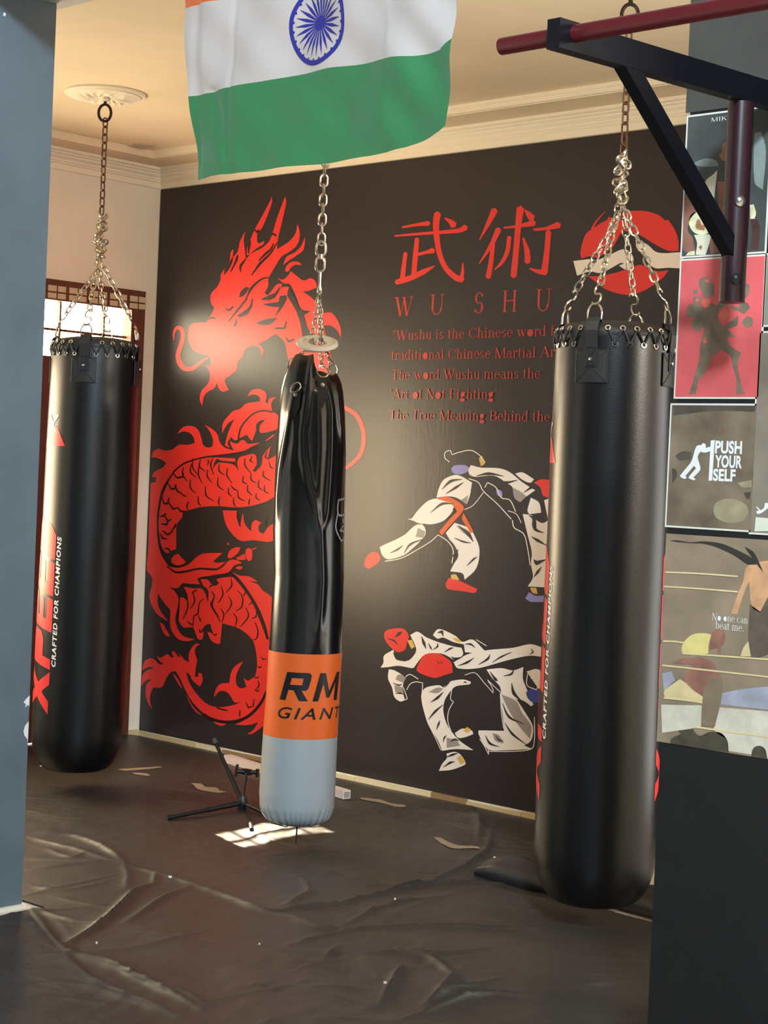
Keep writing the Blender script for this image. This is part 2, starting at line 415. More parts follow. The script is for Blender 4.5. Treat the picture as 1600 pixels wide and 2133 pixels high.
# ================================================================== ceiling roses and hooks
def rose(x, y, label, ornate=True):
    t = thing('ceiling_rose' if ornate else 'ceiling_hook', label, 'ceiling rose' if ornate else 'hook', (x, y, CZ))
    if ornate:
        def fn(p, a, r, z):
            if .03 < r < .14: p.z -= .006 * max(0, math.sin(a * 9 + r * 60)) * math.sin((r - .03) / .11 * PI) + .005 * math.sin(a * 17 - r * 90) * math.sin((r - .03) / .11 * PI)
            return p
        pr = [(.168, 0), (.17, -.008), (.162, -.014), (.154, -.012), (.150, -.017), (.14, -.016)] + [(.14 - .01 * k, -.017 - .007 * math.sin(k / 11 * PI)) for k in range(1, 12)] + [(.022, -.02), (.018, -.034), (.001, -.034)]
        MB().lathe(pr, (x, y, CZ), 96, fn=fn).build('medallion', M_TRIM, t, True, 60)
    h = MB(); h.tube([(x, y, CZ), (x, y, CZ - .05)], .007, 10)
    R_ = .026; d = Vector((math.cos(YAW), math.sin(YAW), 0)); c0 = Vector((x, y, CZ - .05 - R_ * 1.2))
    h.tube([c0 + d * math.sin(a) * R_ + Vector((0, 0, math.cos(a) * R_ * 1.35)) for a in [PI * 2 * k / 22 for k in range(22)]], .006, 8, True)
    h.build('eye_hook', mat('dark iron', (40, 26, 20), .5, metal=.5), t, True)
    return CZ - .05 - R_ * 2.4
# ================================================================== punching bags
def facing(x, y): return math.atan2(CAM.y - y, CAM.x - x)
def wrap_mesh(vs, fs, step, long=6):
    """cut flat lettering (u, v) into narrow strips along v so that it can be bent round a drum"""
    bm = bmesh.new(); bv = [bm.verts.new((a, b, 0)) for a, b in vs]
    for f in fs:
        try: bm.faces.new([bv[i] for i in f])
        except ValueError: pass
    for ax in (0, 1):
        lo = min(v.co[ax] for v in bm.verts); hi = max(v.co[ax] for v in bm.verts)
        k = lo + step
        while k < hi:
            no = [0, 0, 0]; no[ax] = 1; co = [0, 0, 0]; co[ax] = k
            bmesh.ops.bisect_plane(bm, geom=bm.verts[:] + bm.edges[:] + bm.faces[:], plane_co=co, plane_no=no); k += step if ax == 1 else step * long
    bm.verts.ensure_lookup_table(); bm.verts.index_update()
    out = ([(v.co.x, v.co.y) for v in bm.verts], [tuple(v.index for v in f.verts) for f in bm.faces]); bm.free()
    return out

def block_word():
    """red slanted block capitals X P E E D on a unit height; returns outlines"""
    def sh(pts, ox): return [(ox + x + .22 * y, y) for x, y in pts]
    X = sh([(-.05, 0), (.27, 0), (.44, .30), (.70, 0), (1.02, 0), (.62, .5), (.88, 1), (.58, 1), (.43, .70), (.2, 1), (-.12, 1), (.25, .52)], 0)
    P_ = [sh([(0, 0), (.26, 0), (.26, .34), (.70, .34), (.86, .46), (.86, .86), (.72, 1), (0, 1)], 1.08)]
    E_ = [(0, 0), (.84, 0), (.84, .24), (.28, .24), (.28, .39), (.78, .39), (.78, .61), (.28, .61), (.28, .76), (.84, .76), (.84, 1), (0, 1)]
    D = [(0, 0), (.62, 0), (.86, .22), (.86, .78), (.62, 1), (0, 1)]
    return [X] + P_ + [sh(E_, 2.02), sh(E_, 2.94), sh(D, 3.86)]
WORD_W = 4.95

def leather_bag(x, y, a_strap, a_text, label, z_text, zb=.095, zt=1.865, R=.19, knot=(2.30, 2.50), lean=(0, 0), rust=True, z_logo=1.5):
    t = thing('punching_bag', label, 'punching bag', (x, y, zb), 'long black leather punching bags')
    f0 = facing(x, y)
    lz = lambda z: Vector((x + lean[0] * (zt - z), y + lean[1] * (zt - z), 0))
    def at(th, r, z): b = lz(z); return Vector((b.x + r * math.cos(f0 + th), b.y + r * math.sin(f0 + th), z))
    def body_r(z):
        r = R * (1 - .035 * max(0, (z - zt + .9) / .9))
        if z < zb + .16: q = 1 - (z - zb) / .16; r -= .085 * (1 - math.sqrt(max(0, 1 - q * q)))
        return r
    N = 96
    zs = [zb + .16 * (1 - math.cos(PI / 2 * k / 12)) for k in range(13)] + [zb + .16 + (zt - zb - .16) * k / 40 for k in range(1, 41)]
    mb = MB(); pr = [(.001, zb)] + [(body_r(z), z) for z in zs]
    def dk(a, z): return 1 + .004 * math.sin(3 * a + 5 * z) + .003 * math.sin(2 * a - 9 * z) + .0025 * math.sin(7 * a + 21 * z) * max(0, min(1, (zb + .3 - z) / .2))
    def dent(p, a, r, z):
        b = lz(z); k = dk(a, z)
        return Vector((b.x + (p.x - x) * k, b.y + (p.y - y) * k, z))
    mb.lathe([(r, z) for r, z in pr], (x, y, 0), N, fn=dent); mb.build('body', M_LEATHER, t, True, 60)
    rt = body_r(zt)
    # top disc with a ruffled edge, laced to the body
    cap = MB(); cp = [(rt - .004, zt - .012), (rt + .002, zt + .006), (rt - .004, zt + .026), (rt - .03, zt + .04), (rt * .55, zt + .05), (.001, zt + .053)]
    cap.lathe(cp, (x, y, 0), N, fn=lambda p, a, r, z: Vector((x + (p.x - x) * (1 + (.012 * math.sin(a * 26) if abs(z - zt - .006) < .008 else 0)), y + (p.y - y) * (1 + (.012 * math.sin(a * 26) if abs(z - zt - .006) < .008 else 0)), z)))
    cap.build('top_cover', M_LEATH2, t, True, 50)
    NE = 26; lace = MB(); strapset = [a_strap + k * PI / 2 for k in range(4)]
    base = None
    for row, (zz, dr) in enumerate(((zt - .028, .0015), (zt + .020, .0))):
        for k in range(NE):
            th = 2 * PI * (k + .5 * row) / NE
            if min(abs((th - s_ + PI) % (2 * PI) - PI) for s_ in strapset) < .16: continue
            p = at(th, rt + dr + .0015, zz); nrm = (at(th, 1, 0) - at(th, 0, 0))
            if row: nrm = nrm + Vector((0, 0, .5))
            if base is None:
                base = MB().ring((0, 0, 0), .0072, .0026, (1, 0, 0), 14, 6).build('eyelet', M_CHROME, t, True); o = base
            else:
                o = bpy.data.objects.new('eyelet', base.data); COL.objects.link(o); o.parent = t; o.matrix_parent_inverse = base.matrix_parent_inverse
            o.location = p; o.rotation_euler = nrm.to_track_quat('X', 'Z').to_euler()
            if row == 0:
                q = at(2 * PI * (k + .5) / NE, rt + .004, zt + .018); q2 = at(2 * PI * (k - .5) / NE, rt + .004, zt + .018); m_ = at(th, rt + .010, zt - .004)
                lace.tube([p, (p + q) / 2 + nrm * .004, q], .0032, 6).tube([p, (p + q2) / 2 + nrm * .004, q2], .0032, 6)
    lace.build('lacing', M_LEATH2, t, True)
    # straps, rings, S hooks and the four chains
    apex = Vector((x, y, knot[0])); S1, S2 = M_STEEL, M_STEEL
    for k, th in enumerate(strapset):
        sm = MB(); hw = .021
        pathz = [(rt + .006, zt - .10), (rt + .007, zt - .03), (rt + .010, zt + .012), (rt + .002, zt + .040), (rt - .012, zt + .053), (rt - .022, zt + .045), (rt - .02, zt + .034)]
        tang = at(th + PI / 2, 1, 0) - at(th + PI / 2, 0, 0)
        vs = []
        for r_, z_ in pathz:
            p = at(th, r_, z_); vs += [p - tang * hw, p + tang * hw]
        nrm = at(th, 1, 0) - at(th, 0, 0)
        vs2 = [v - nrm * .004 for v in vs]; nn = len(vs)
        fs = [(2 * i, 2 * i + 1, 2 * i + 3, 2 * i + 2) for i in range(len(pathz) - 1)]
        sm.add(vs, fs); sm.add(vs2, fs)
        sm.add(vs + vs2, [(2 * i + e, 2 * i + 2 + e, nn + 2 * i + 2 + e, nn + 2 * i + e) for i in range(len(pathz) - 1) for e in (0, 1)])
        so_ = sm.build('hanging_strap', M_LEATH2, t)
        sti = MB()
        for a_, b_ in (((-.7, -.095), (.7, -.04)), ((.7, -.095), (-.7, -.04)), ((-.7, -.04), (.7, -.04)), ((-.7, -.095), (.7, -.095))):
            sti.tube([at(th, rt + .0082, zt + a__[1]) + tang * hw * a__[0] for a__ in (a_, b_)], .0011, 5)
        sti.build('stitching', M_BLACKPL, so_)
        pt = MB(); NP = 9; pa = .052 / R; v1 = []
        for j in range(NP + 1):
            for z_ in (zt - .145, zt - .045): v1.append(at(th - pa + 2 * pa * j / NP, rt + .0042, z_))
        pt.add(v1, [(2 * j, 2 * j + 1, 2 * j + 3, 2 * j + 2) for j in range(NP)])
        for (c0, c1) in (((0, zt - .145), (NP, zt - .145)), ((0, zt - .045), (NP, zt - .045)), ((0, zt - .145), (0, zt - .045)), ((NP, zt - .145), (NP, zt - .045)), ((0, zt - .145), (NP, zt - .045)), ((0, zt - .045), (NP, zt - .145))):
            pt.tube([at(th - pa + 2 * pa * (c0[0] + (c1[0] - c0[0]) * q / 8) / NP, rt + .0045, c0[1] + (c1[1] - c0[1]) * q / 8) for q in range(9)], .0016, 5)
        pt.build('reinforcing_patch', M_LEATH2, t)
        rv = MB(); rv.lathe([(.006, 0), (.005, .003), (.001, .004)], (0, 0, 0), 10); rvo = rv.build('rivet', M_CHROME, so_, True)
        rvo.location = at(th, rt + .0075, zt - .075); rvo.rotation_euler = nrm.to_track_quat('Z', 'Y').to_euler()
        # D ring through the strap loop
        rp = at(th, rt - .012, zt + .066); up = Vector((0, 0, 1)); inward = (apex - rp).normalized()
        dr = MB(); W_ = .023
        pts = [rp - tang * W_ - up * .018, rp + tang * W_ - up * .018] + [rp + tang * W_ * math.cos(a) + (up * .8 + inward * .5).normalized() * W_ * 1.25 * math.sin(a) for a in [PI * q / 10 for q in range(11)]]
        dr.tube(pts, .0032, 7, True); dr.build('d_ring', M_STEEL, t, True)
        top = rp + (up * .8 + inward * .5).normalized() * W_ * 1.25
        dirv = (apex - top).normalized(); sd = tang if k % 2 else (tang + nrm * .6).normalized(); sd = (sd - dirv * sd.dot(dirv)).normalized(); s0 = top - dirv * .004; hs = .076; rr = hs / 4
        c1 = s0 + dirv * rr; c2 = s0 + dirv * 3 * rr
        sp = [c2 + sd * rr * math.cos(a) + dirv * rr * math.sin(a) for a in [math.radians(15 + 255 * q / 14) for q in range(15)]] + [c1 + sd * rr * math.cos(a) + dirv * rr * math.sin(a) for a in [math.radians(90 - 255 * q / 14) for q in range(1, 15)]]
        MB().tube(sp, .0032, 7).build('s_hook', M_STEEL, t, True)
        c_ = MB().chain(s0 + dirv * (hs - .004), apex + Vector((random.uniform(-.008, .008), random.uniform(-.008, .008), -.02 * k)), .034, .020, .0030, 0, .4 + k * .7)
        c_.build('chain', M_STEEL, t, True)
    # the bunched chain above the meeting point and the long hanging chain
    kn = MB(); hgt = knot[1] - knot[0]; nk = int(hgt / .0075)
    for k in range(nk):
        z_ = knot[0] - .01 + hgt * k / nk; sw = .020 * math.sin(k * .55) * math.sin(PI * k / nk)
        kn.link((x + sw + random.uniform(-.010, .010), y - sw + random.uniform(-.010, .010), z_), (random.uniform(-1, 1), random.uniform(-1, 1), random.uniform(.2, 1.2)),
                (random.uniform(-1, 1), random.uniform(-1, 1), random.uniform(-1, 1)), .038, .022, .0042)
    kn.build('bunched_chain', M_STEEL, t, True)
    zc = CZ - .05 - .026 * 2.4
    MB().chain((x, y, knot[1] - .015), (x, y, zc + .012), .040, .022, .0034, 0, f0).build('hanging_chain', M_RUST if rust else M_STEEL, t, True)
    # printing: red word and white slogan running up both sides, small triangle badge
    for rep in (0, 1):
        th0 = a_text + PI * rep
        mp = lambda u, v, th=th0: at(th - v / R, body_r(z_text + u) * dk(f0 + th - v / R, z_text + u) + .0011, z_text + u)
        H_ = .15; L_ = .81
        wm = MB()
        for o in block_word():
            vs, fs = fill2d(o); vs, fs = wrap_mesh([(v.x / WORD_W * L_, v.y * H_ + .012) for v in vs], fs, .012)
            wm.add([mp(*v) for v in vs], fs)
        w_ = wm.build('red_lettering', M_TEXTR, t); w_['label'] = 'red capitals running up the bag'
        vs, fs = font_outline('CRAFTED FOR CHAMPIONS', .034, .18, 1.2)
        vs = fit(vs, L_ * .235, L_ * .90, -.016, .006); vs, fs = wrap_mesh(vs, fs, .02)
        w_ = MB().add([mp(*v) for v in vs], fs).build('white_lettering', M_TEXTW, t); w_['label'] = 'small white slogan running up the bag'
        tl = th0 + math.radians(2); bz = z_logo
        mq = lambda u, v, th=tl: at(th + u / R, body_r(bz + v) * dk(f0 + th + u / R, bz + v) + .0011, bz + v)
        bd = MB()
        vs, fs = fill2d([(-.15, 0), (0, 0), (-.045, .075), (-.06, .082), (-.105, .082)]); vs, fs = wrap_mesh([tuple(v) for v in vs], fs, .02, .6); bd.add([mq(*v) for v in vs], fs, 0)
        for o in ([(-.115, .128), (-.098, .128), (-.05, .052), (-.036, .045), (-.062, .06)], [(-.052, .130), (-.042, .124), (-.085, .075), (-.135, .03), (-.1, .07)]):
            vs, fs = fill2d(o); vs, fs = wrap_mesh([tuple(v) for v in vs], fs, .02, .6); bd.add([(lambda p: p + (p - Vector((x, y, p.z))).normalized() * .0006)(mq(*v)) for v in vs], fs, 1)
        bd.build('triangle_badge', [M_TEXTR, M_TEXTW], t)
    return t

rose(1.06 + .02, -1.18 - .02, 'ornate round plaster ceiling rose holding the far left bag')
leather_bag(1.06, -1.18, math.radians(-15), math.radians(-37), 'black leather punching bag at far left before the wooden door, lettering up its edge', .352, knot=(2.26, 2.45), lean=(-.008, -.007), z_logo=1.455)
rose(3.76, -1.24, 'dark iron ring hook in the ceiling above the biggest bag', False)
leather_bag(3.76, -1.24, math.radians(-22), math.radians(-64), 'largest nearest black leather punching bag, hanging in front of the poster pillar', .41, zb=.088, zt=1.848, knot=(2.29, 2.44), lean=(.005, .004), z_logo=1.455)

# ------------------------------------------------------------------ the slim wrinkled bag in the middle
def slim_bag(x, y):
    rose(x, y, 'dark iron ring hook in the ceiling behind the flag', False)
    t = thing('punching_bag', 'slim shiny black punching bag in the middle with an orange band and grey bottom', 'punching bag', (x, y, .1))
    f0 = facing(x, y); rr_ = Vector((-math.sin(f0), math.cos(f0), 0)) 
    def at(th, r, z, off=0): return Vector((x + r * math.cos(f0 + th), y + r * math.sin(f0 + th), z)) + rr_ * off
    K = .001767
    tab = [(.10, 50, 0), (.112, 62, 0), (.13, 71, -1), (.16, 77, -1.5), (.21, 79, -2), (.30, 78.5, -1.5), (.426, 77.5, -.5), (.58, 76, 1.5), (.735, 76, 2.5), (.86, 74.5, 2.5), (1.01, 73.5, 3), (1.18, 74.5, -1), (1.36, 73.5, -2.5), (1.47, 72.5, -3), (1.61, 69, -5), (1.70, 64, -6), (1.745, 60, -6), (1.785, 52, -5), (1.80, 47, -5)]
    def RO(z):
        for (z0, r0, o0), (z1, r1, o1) in zip(tab, tab[1:]):
            if z <= z1 or z1 == tab[-1][0]:
                u = min(1, max(0, (z - z0) / (z1 - z0))); return (r0 + (r1 - r0) * u) * K, (o0 + (o1 - o0) * u) * K
    folds = [([(1.82, -.05), (1.70, -.12), (1.53, -.26), (1.45, -.22), (1.36, -.08), (1.28, .12), (1.16, .33), (1.0, .38), (.8, .36)], .0095, .075),
             ([(1.76, .40), (1.62, .62), (1.50, .60), (1.36, .56), (1.24, .50), (1.16, .34)], .008, .06),
             ([(1.70, .20), (1.5, .26), (1.35, .22), (1.2, .25)], .005, .09), ([(1.75, .85), (1.6, .95), (1.45, 1.15)], .007, .07),
             ([(1.70, -.55), (1.55, -.75), (1.40, -1.0), (1.2, -1.15)], .008, .08), ([(1.6, -.5), (1.5, -.5), (1.38, -.62)], .006, .07),
             ([(1.7, 2.0), (1.4, 2.2), (1.1, 2.1)], .008, .1), ([(1.7, 2.9), (1.4, 2.8)], .008, .1), ([(1.72, -2.2), (1.4, -2.0), (1.1, -2.1)], .008, .1), ([(.8, .36), (.745, .35)], .005, .09)]
    def fold(th, z):
        d = 0
        for pts, amp, wd in folds:
            for (z0, a0), (z1, a1) in zip(pts, pts[1:]):
                if z1 <= z <= z0:
                    u = (z - z1) / (z0 - z1); a = a1 + (a0 - a1) * u; e = (th - a + PI) % (2 * PI) - PI
                    fade = min(1, (pts[0][0] + .02 - z) / .08 + .4, (z - pts[-1][0]) / .12 + .15)
                    d += amp * fade * math.exp(-(e / (wd * 1.5)) ** 2); break
        return d
    def section(name, z0, z1, nz, m_, lift=0, pleat=None, smooth=70):
        N = 144; vs = []; mb = MB()
        for i in range(nz + 1):
            z = z0 + (z1 - z0) * i / nz; r, o = RO(z)
            for k in range(N):
                th = 2 * PI * k / N; q = r + lift
                if z > .74: q += fold(th, z)
                if pleat: q += pleat(th, z)
                zz = z
                if z > 1.68:                                        # slack mouth of the bag: higher on the left and back
                    sh_ = math.tanh(-(th - .02) / .10) if th < PI else math.tanh((th - 4.9) / .5); zz = z + (.034 * sh_ - .012 + .006 * math.sin(5 * th)) * ((z - 1.68) / .12)
                vs.append(at(th, q, zz, o))
        fs = [(i * N + k, i * N + (k + 1) % N, (i + 1) * N + (k + 1) % N, (i + 1) * N + k) for i in range(nz) for k in range(N)]
        mb.add(vs, fs); return mb, vs, N
    b, vs, N = section('body', .735, 1.80, 110, M_NYLON)
    n0 = len(b.v); last = [Vector(p) for p in b.v[-N:]]; cen = sum(last, Vector()) / N
    b.add(last, []); b.add([cen + (p - cen) * .55 + Vector((0, 0, -.015)) for p in last], []); b.add([cen + (p - cen) * .1 + Vector((0, 0, -.03)) for p in last], [])
    for j in (0, 1):
        q0 = n0 + j * N; b.f += [(q0 + k, q0 + (k + 1) % N, q0 + N + (k + 1) % N, q0 + N + k) for k in range(N)]; b.mi += [0] * N
    b.build('body', M_NYLON, t, True, 80)
    section('b', .426, .7352, 24, M_BORANGE, .0012)[0].build('orange_band', M_BORANGE, t, True, 60)
    g, vs, N = section('g', .10, .427, 40, M_BGREY, .0006, lambda th, z: .0065 * math.sin(th * 34 + 2 * math.sin(th * 5)) * max(0, 1 - (z - .10) / .085) * (.3 + .7 * (z > .103)))
    n0 = len(g.v); g.add([at(0, 0, .098)], []); g.f += [(k, (k + 1) % N, n0) for k in range(N)]; g.mi += [0] * N
    g.build('grey_base', M_BGREY, t, True, 80)
    MB().tube([at(0, .002, .10), at(.3, .004, .075), at(.2, .003, .045), at(.5, .002, .02)], .003, 6).tube([at(0, .002, .10), at(-.9, .05, .086), at(-1.2, .10, .10), at(-1.3, .128, .155)], .0022, 6).build('drawstring', M_LEATH2, t, True)
    # printing on the band
    yz = lambda yy: 1 + (1205 - yy) / 566
    def wrap(vs, fs, name, mat_):
        vs, fs = wrap_mesh(vs, fs, .01)
        return MB().add([at(u, RO(v)[0] + .0022, v, RO(v)[1]) for u, v in vs], fs).build(name, mat_, t)
    def glyph(outl, a0, a1, zlo, zhi, hole=None):
        o, f = fill2d(outl); return [(a0 + (p.x) * (a1 - a0), zlo + p.y * (zhi - zlo)) for p in o], f
    zl, zh = yz(1451), yz(1393)
    rm = MB(); lab = M_BLACKPL
    def put(mb, outl, a0, a1, z0, z1):
        vs, fs = glyph(outl, a0, a1, z0, z1); vs, fs = wrap_mesh(vs, fs, .05, 1.2)
        mb.add([at(u, RO(v)[0] + .0022, v, RO(v)[1]) for u, v in vs], fs)
    ra, rb = math.radians(-38), math.radians(13)
    for o in ([(0, 0), (.21, 0), (.43, 1), (.22, 1)], [(.36, .80), (.43, 1), (.92, 1), (.985, .90), (.96, .80)], [(.74, .80), (.97, .80), (.90, .46), (.83, .37), (.66, .37), (.70, .56)], [(.27, .37), (.31, .56), (.72, .56), (.70, .37)], [(.44, .40), (.68, .40), (.90, 0), (.63, 0)]): put(rm, o, ra, rb, zl, zh)
    put(rm, [(0, 0), (.18, 0), (.33, .62), (.46, .12), (.58, .12), (.84, .66), (.80, 0), (.98, 0), (1.12, 1), (.90, 1), (.56, .36), (.40, 1), (.20, 1)], math.radians(15), math.radians(66), zl, zh)
    rm.build('band_lettering', lab, t)['label'] = 'large black slanted letters RM'
    gi = MB(); zl, zh = yz(1489), yz(1465)
    vs, fs = font_outline('GIANT', .012, .25, 1.25); vs = fit(vs, math.radians(-39), math.radians(82), zl, zh); vs, fs = wrap_mesh(vs, fs, .05, 1.2)
    gi.add([at(u, RO(v)[0] + .0022, v, RO(v)[1]) for u, v in vs], fs); gi.build('band_lettering', lab, t)['label'] = 'small black word GIANT'
    # grey outlined animal emblem on the right flank
    em = MB(); ga = lambda X, Y: ((X - 585) / 54 * .55 + math.radians(64), yz(680 + Y / 3.047))
    for pts, w_ in (([(612, 1075), (565, 1090), (562, 1150), (570, 1185), (612, 1180)], .008), ([(562, 1180), (556, 1265), (575, 1330), (590, 1345), (606, 1310), (600, 1290), (575, 1280)], .007), ([(596, 1205), (590, 1220), (602, 1235)], .010), ([(580, 1275), (590, 1255), (612, 1262)], .006)):
        o = stroke_outline([(a * .13, z) for a, z in [ga(*p) for p in pts]], w_); vs, fs = fill2d(o); vs, fs = wrap_mesh([tuple(v) for v in vs], fs, .008)
        em.add([at(u / .13, RO(v)[0] + .0022, v, RO(v)[1]) for u, v in vs], fs)
    em.build('grey_emblem', mat('grey ink', (150, 152, 155), .45), t)
    # rings, tabs, chains, white spreader ring
    apex = Vector((x, y, 2.07)); zr = 1.862
    for th, rz, rad in ((-.50, 1.70, .121), (.30, 1.738, .104), (2.4, 1.76, .10), (-2.3, 1.77, .10)):
        nrm = at(th, 1, 0) - at(th, 0, 0); tg = at(th + PI / 2, 1, 0) - at(th + PI / 2, 0, 0); p = at(th, rad, rz, -.009)
        vs, fs = fill2d([(-.020, .02), (.020, .02), (.017, -.045), (0, -.085), (-.017, -.045)])
        tb = MB(); rt_ = lambda z: RO(z)[0] + .006
        tb.add([at(th + v.x / .12, rt_(rz - .03 + v.y), rz - .03 + v.y, RO(rz - .03 + v.y)[1]) for v in vs], fs); tbo = tb.build('ring_tab', M_LEATH2, t)
        rv = MB().lathe([(.009, 0), (.008, .004), (.001, .005)], (0, 0, 0), 12).build('rivet', M_STEEL, tbo, True); rv.location = at(th, rt_(rz - .03) + .001, rz - .03, RO(rz - .03)[1]); rv.rotation_euler = nrm.to_track_quat('Z', 'Y').to_euler()
        up = th > 0 or th < -2
        MB().ring(p + nrm * .008 + Vector((0, 0, .02 if up else -.005)), .022, .003, nrm + Vector((0, 0, .3)), 22, 7, sq=.72 if not up else 1).build('d_ring', M_STEEL, t, True)
        if th == -.50: continue                                      # this ring hangs free
        q = at(th, .03, zr, 0); c = MB()
        c.chain(p + Vector((0, 0, .035)), q, .024, .014, .0024).chain(q, apex + Vector((random.uniform(-.004, .004), random.uniform(-.004, .004), 0)), .024, .014, .0024)
        c.build('chain', M_STEEL, t, True)
    MB().lathe([(.034, 0), (.036, .008), (.050, .004), (.060, .006), (.067, .013), (.076, .010), (.078, .002), (.072, -.004), (.062, -.004), (.050, -.006), (.036, -.004), (.034, 0)], (x, y, zr), 56, fn=lambda p, a, r, z: Vector((p.x, p.y, p.z + ((p.x - x) * math.cos(f0) + (p.y - y) * math.sin(f0)) * -.40))).build('white_spreader_ring', M_WHITEPL, t, True, 50)
    sw = MB(); sw.tube([(x, y, 2.06), (x, y, 2.125)], .006, 8); sw.link((x, y, 2.155), (0, 0, 1), (math.cos(YAW), math.sin(YAW), 0), .055, .032, .0055); sw.tube([(x, y, 2.175), (x, y, 2.192)], .011, 10); sw.link((x, y, 2.212), (0, 0, 1), (math.cos(YAW), math.sin(YAW), 0), .055, .034, .0055)
    sw.build('swivel', M_STEEL, t, True)
    MB().chain((x, y, 2.23), (x, y, CZ - .05 - .026 * 2.4 + .012), .044, .026, .0042, 0, f0 + .8).build('hanging_chain', M_STEEL, t, True)
slim_bag(2.40, -1.20)

# ================================================================== the flag under the beam
def make_flag():
    y0 = -2.7; P0 = Print(y0)
    t = thing('flag', 'saffron, white and green cotton flag with a navy wheel, hanging from the beam', 'flag', (3.87, y0, 2.8))
    a = lambda p: hit(p[0], p[1], 1, y0)
    def curve(pts):                                                  # z as a function of x along a traced line
        q = [a(p) for p in pts]; xs = [p.x for p in q]; zs_ = [p.z for p in q]
        return lambda x: float(np.interp(x, xs, zs_))
    bot = curve([(404, 374), (420, 370), (500, 362), (600, 349), (670, 338), (760, 325), (840, 308), (880, 292), (920, 275), (936, 262)])
    wg = curve([(388, 203), (450, 190), (540, 172), (600, 157), (680, 141), (760, 130), (860, 118), (915, 104), (945, 78)])
    ow = curve([(381, 18), (440, 7), (480, 0), (600, -28), (950, -105)])
    xl = lambda v: (a((404, 374)).x * v + a((375, -40)).x * (1 - v)); xr = lambda v: (a((936, 262)).x * v + a((950, -130)).x * (1 - v))
    def yy(x, z):
        u = (x - 3.4) / .95
        return y0 + .012 * math.sin(u * 9 + z * 4) + .006 * math.sin(u * 23 - z * 11) + .010 * math.exp(-((u - .93 + (z - 2.2) * .25) / .07) ** 2) + .004 * math.sin(z * 31 + u * 40) * (u > .75) \
            + .007 * math.exp(-((u - .035) / .02) ** 2) + .005 * math.exp(-((u - .18) / .008) ** 2) + .007 * math.exp(-((u - .10 - (2.38 - z) * .45) / .02) ** 2) * (z < 2.38) + .003 * math.sin(u * 31 + z * 37)
    N = 120; cols = [('orange', (238, 118, 44)), ('white', (212, 206, 203)), ('green', (62, 136, 86))]
    for j, (nm, c_) in enumerate(cols):
        K = 36; vs = []
        for i in range(N + 1):
            u = i / N; x = 3.36 + .96 * u
            xa = xl(.5) + (xr(.5) - xl(.5)) * u
            z1 = [2.798, ow(xa), wg(xa)][j]; z0 = [ow(xa), wg(xa), bot(xa)][j]
            for k in range(K + 1):
                z = z1 + (z0 - z1) * k / K; v = min(1, max(0, (2.8 - z) / .65)); x = xl(v) + (xr(v) - xl(v)) * u
                vs.append((x, yy(x, z), z))
        fs = [(i * (K + 1) + k, (i + 1) * (K + 1) + k, (i + 1) * (K + 1) + k + 1, i * (K + 1) + k + 1) for i in range(N) for k in range(K)]
        m_ = mat('flag cloth ' + nm, c_, .55, spec=.4, bump=.06, bscale=60)
        nt = m_.node_tree; b = nt.nodes['Principled BSDF']; tr_ = nt.nodes.new('ShaderNodeBsdfTranslucent'); mx = nt.nodes.new('ShaderNodeMixShader')
        tr_.inputs[0].default_value = b.inputs['Base Color'].default_value; mx.inputs[0].default_value = .35
        b.inputs['Sheen Weight'].default_value = .3
        nt.links.new(b.outputs[0], mx.inputs[1]); nt.links.new(tr_.outputs[0], mx.inputs[2]); nt.links.new(mx.outputs[0], nt.nodes['Material Output'].inputs[0])
        MB().add(vs, fs).build(nm + '_stripe', m_, t, True, 80)
    ch = MB(); c = a((658, 45)); rx = (a((720, 32)).x - a((597, 58)).x) / 2; rz = rx
    q = a((650, 135)); rz = abs(c.z - q.z)
    vs = []
    def em(outl):
        vs_, fs_ = fill2d(outl); vs_, fs_ = wrap_mesh([tuple(v) for v in vs_], fs_, .06)
        ch.add([(c.x + u * rx, yy(c.x + u * rx, c.z + v * rz) - .0012, c.z + v * rz) for u, v in vs_], fs_)
    for k in range(48):
        a0, a1 = 2 * PI * k / 48, 2 * PI * (k + 1) / 48
        em([(math.cos(a0), math.sin(a0)), (math.cos(a1), math.sin(a1)), (.88 * math.cos(a1), .88 * math.sin(a1)), (.88 * math.cos(a0), .88 * math.sin(a0))])
    em([(.18 * math.cos(PI * k / 12), .18 * math.sin(PI * k / 12)) for k in range(24)])
    for k in range(24):
        b_ = 2 * PI * k / 24; d = lambda r, o: (r * math.cos(b_) - o * math.sin(b_), r * math.sin(b_) + o * math.cos(b_))
        em([d(.16, .018), d(.5, .042), d(.80, .004), d(.80, -.004), d(.5, -.042), d(.16, -.018)])
        b_ += PI / 24; em([d(.885 - .055 * math.cos(e), .035 * math.sin(e)) for e in [-1.6 + 3.2 * q / 6 for q in range(7)]])
    ch.build('wheel_emblem', mat('navy blue ink', (42, 44, 140), .6), t)
make_flag()

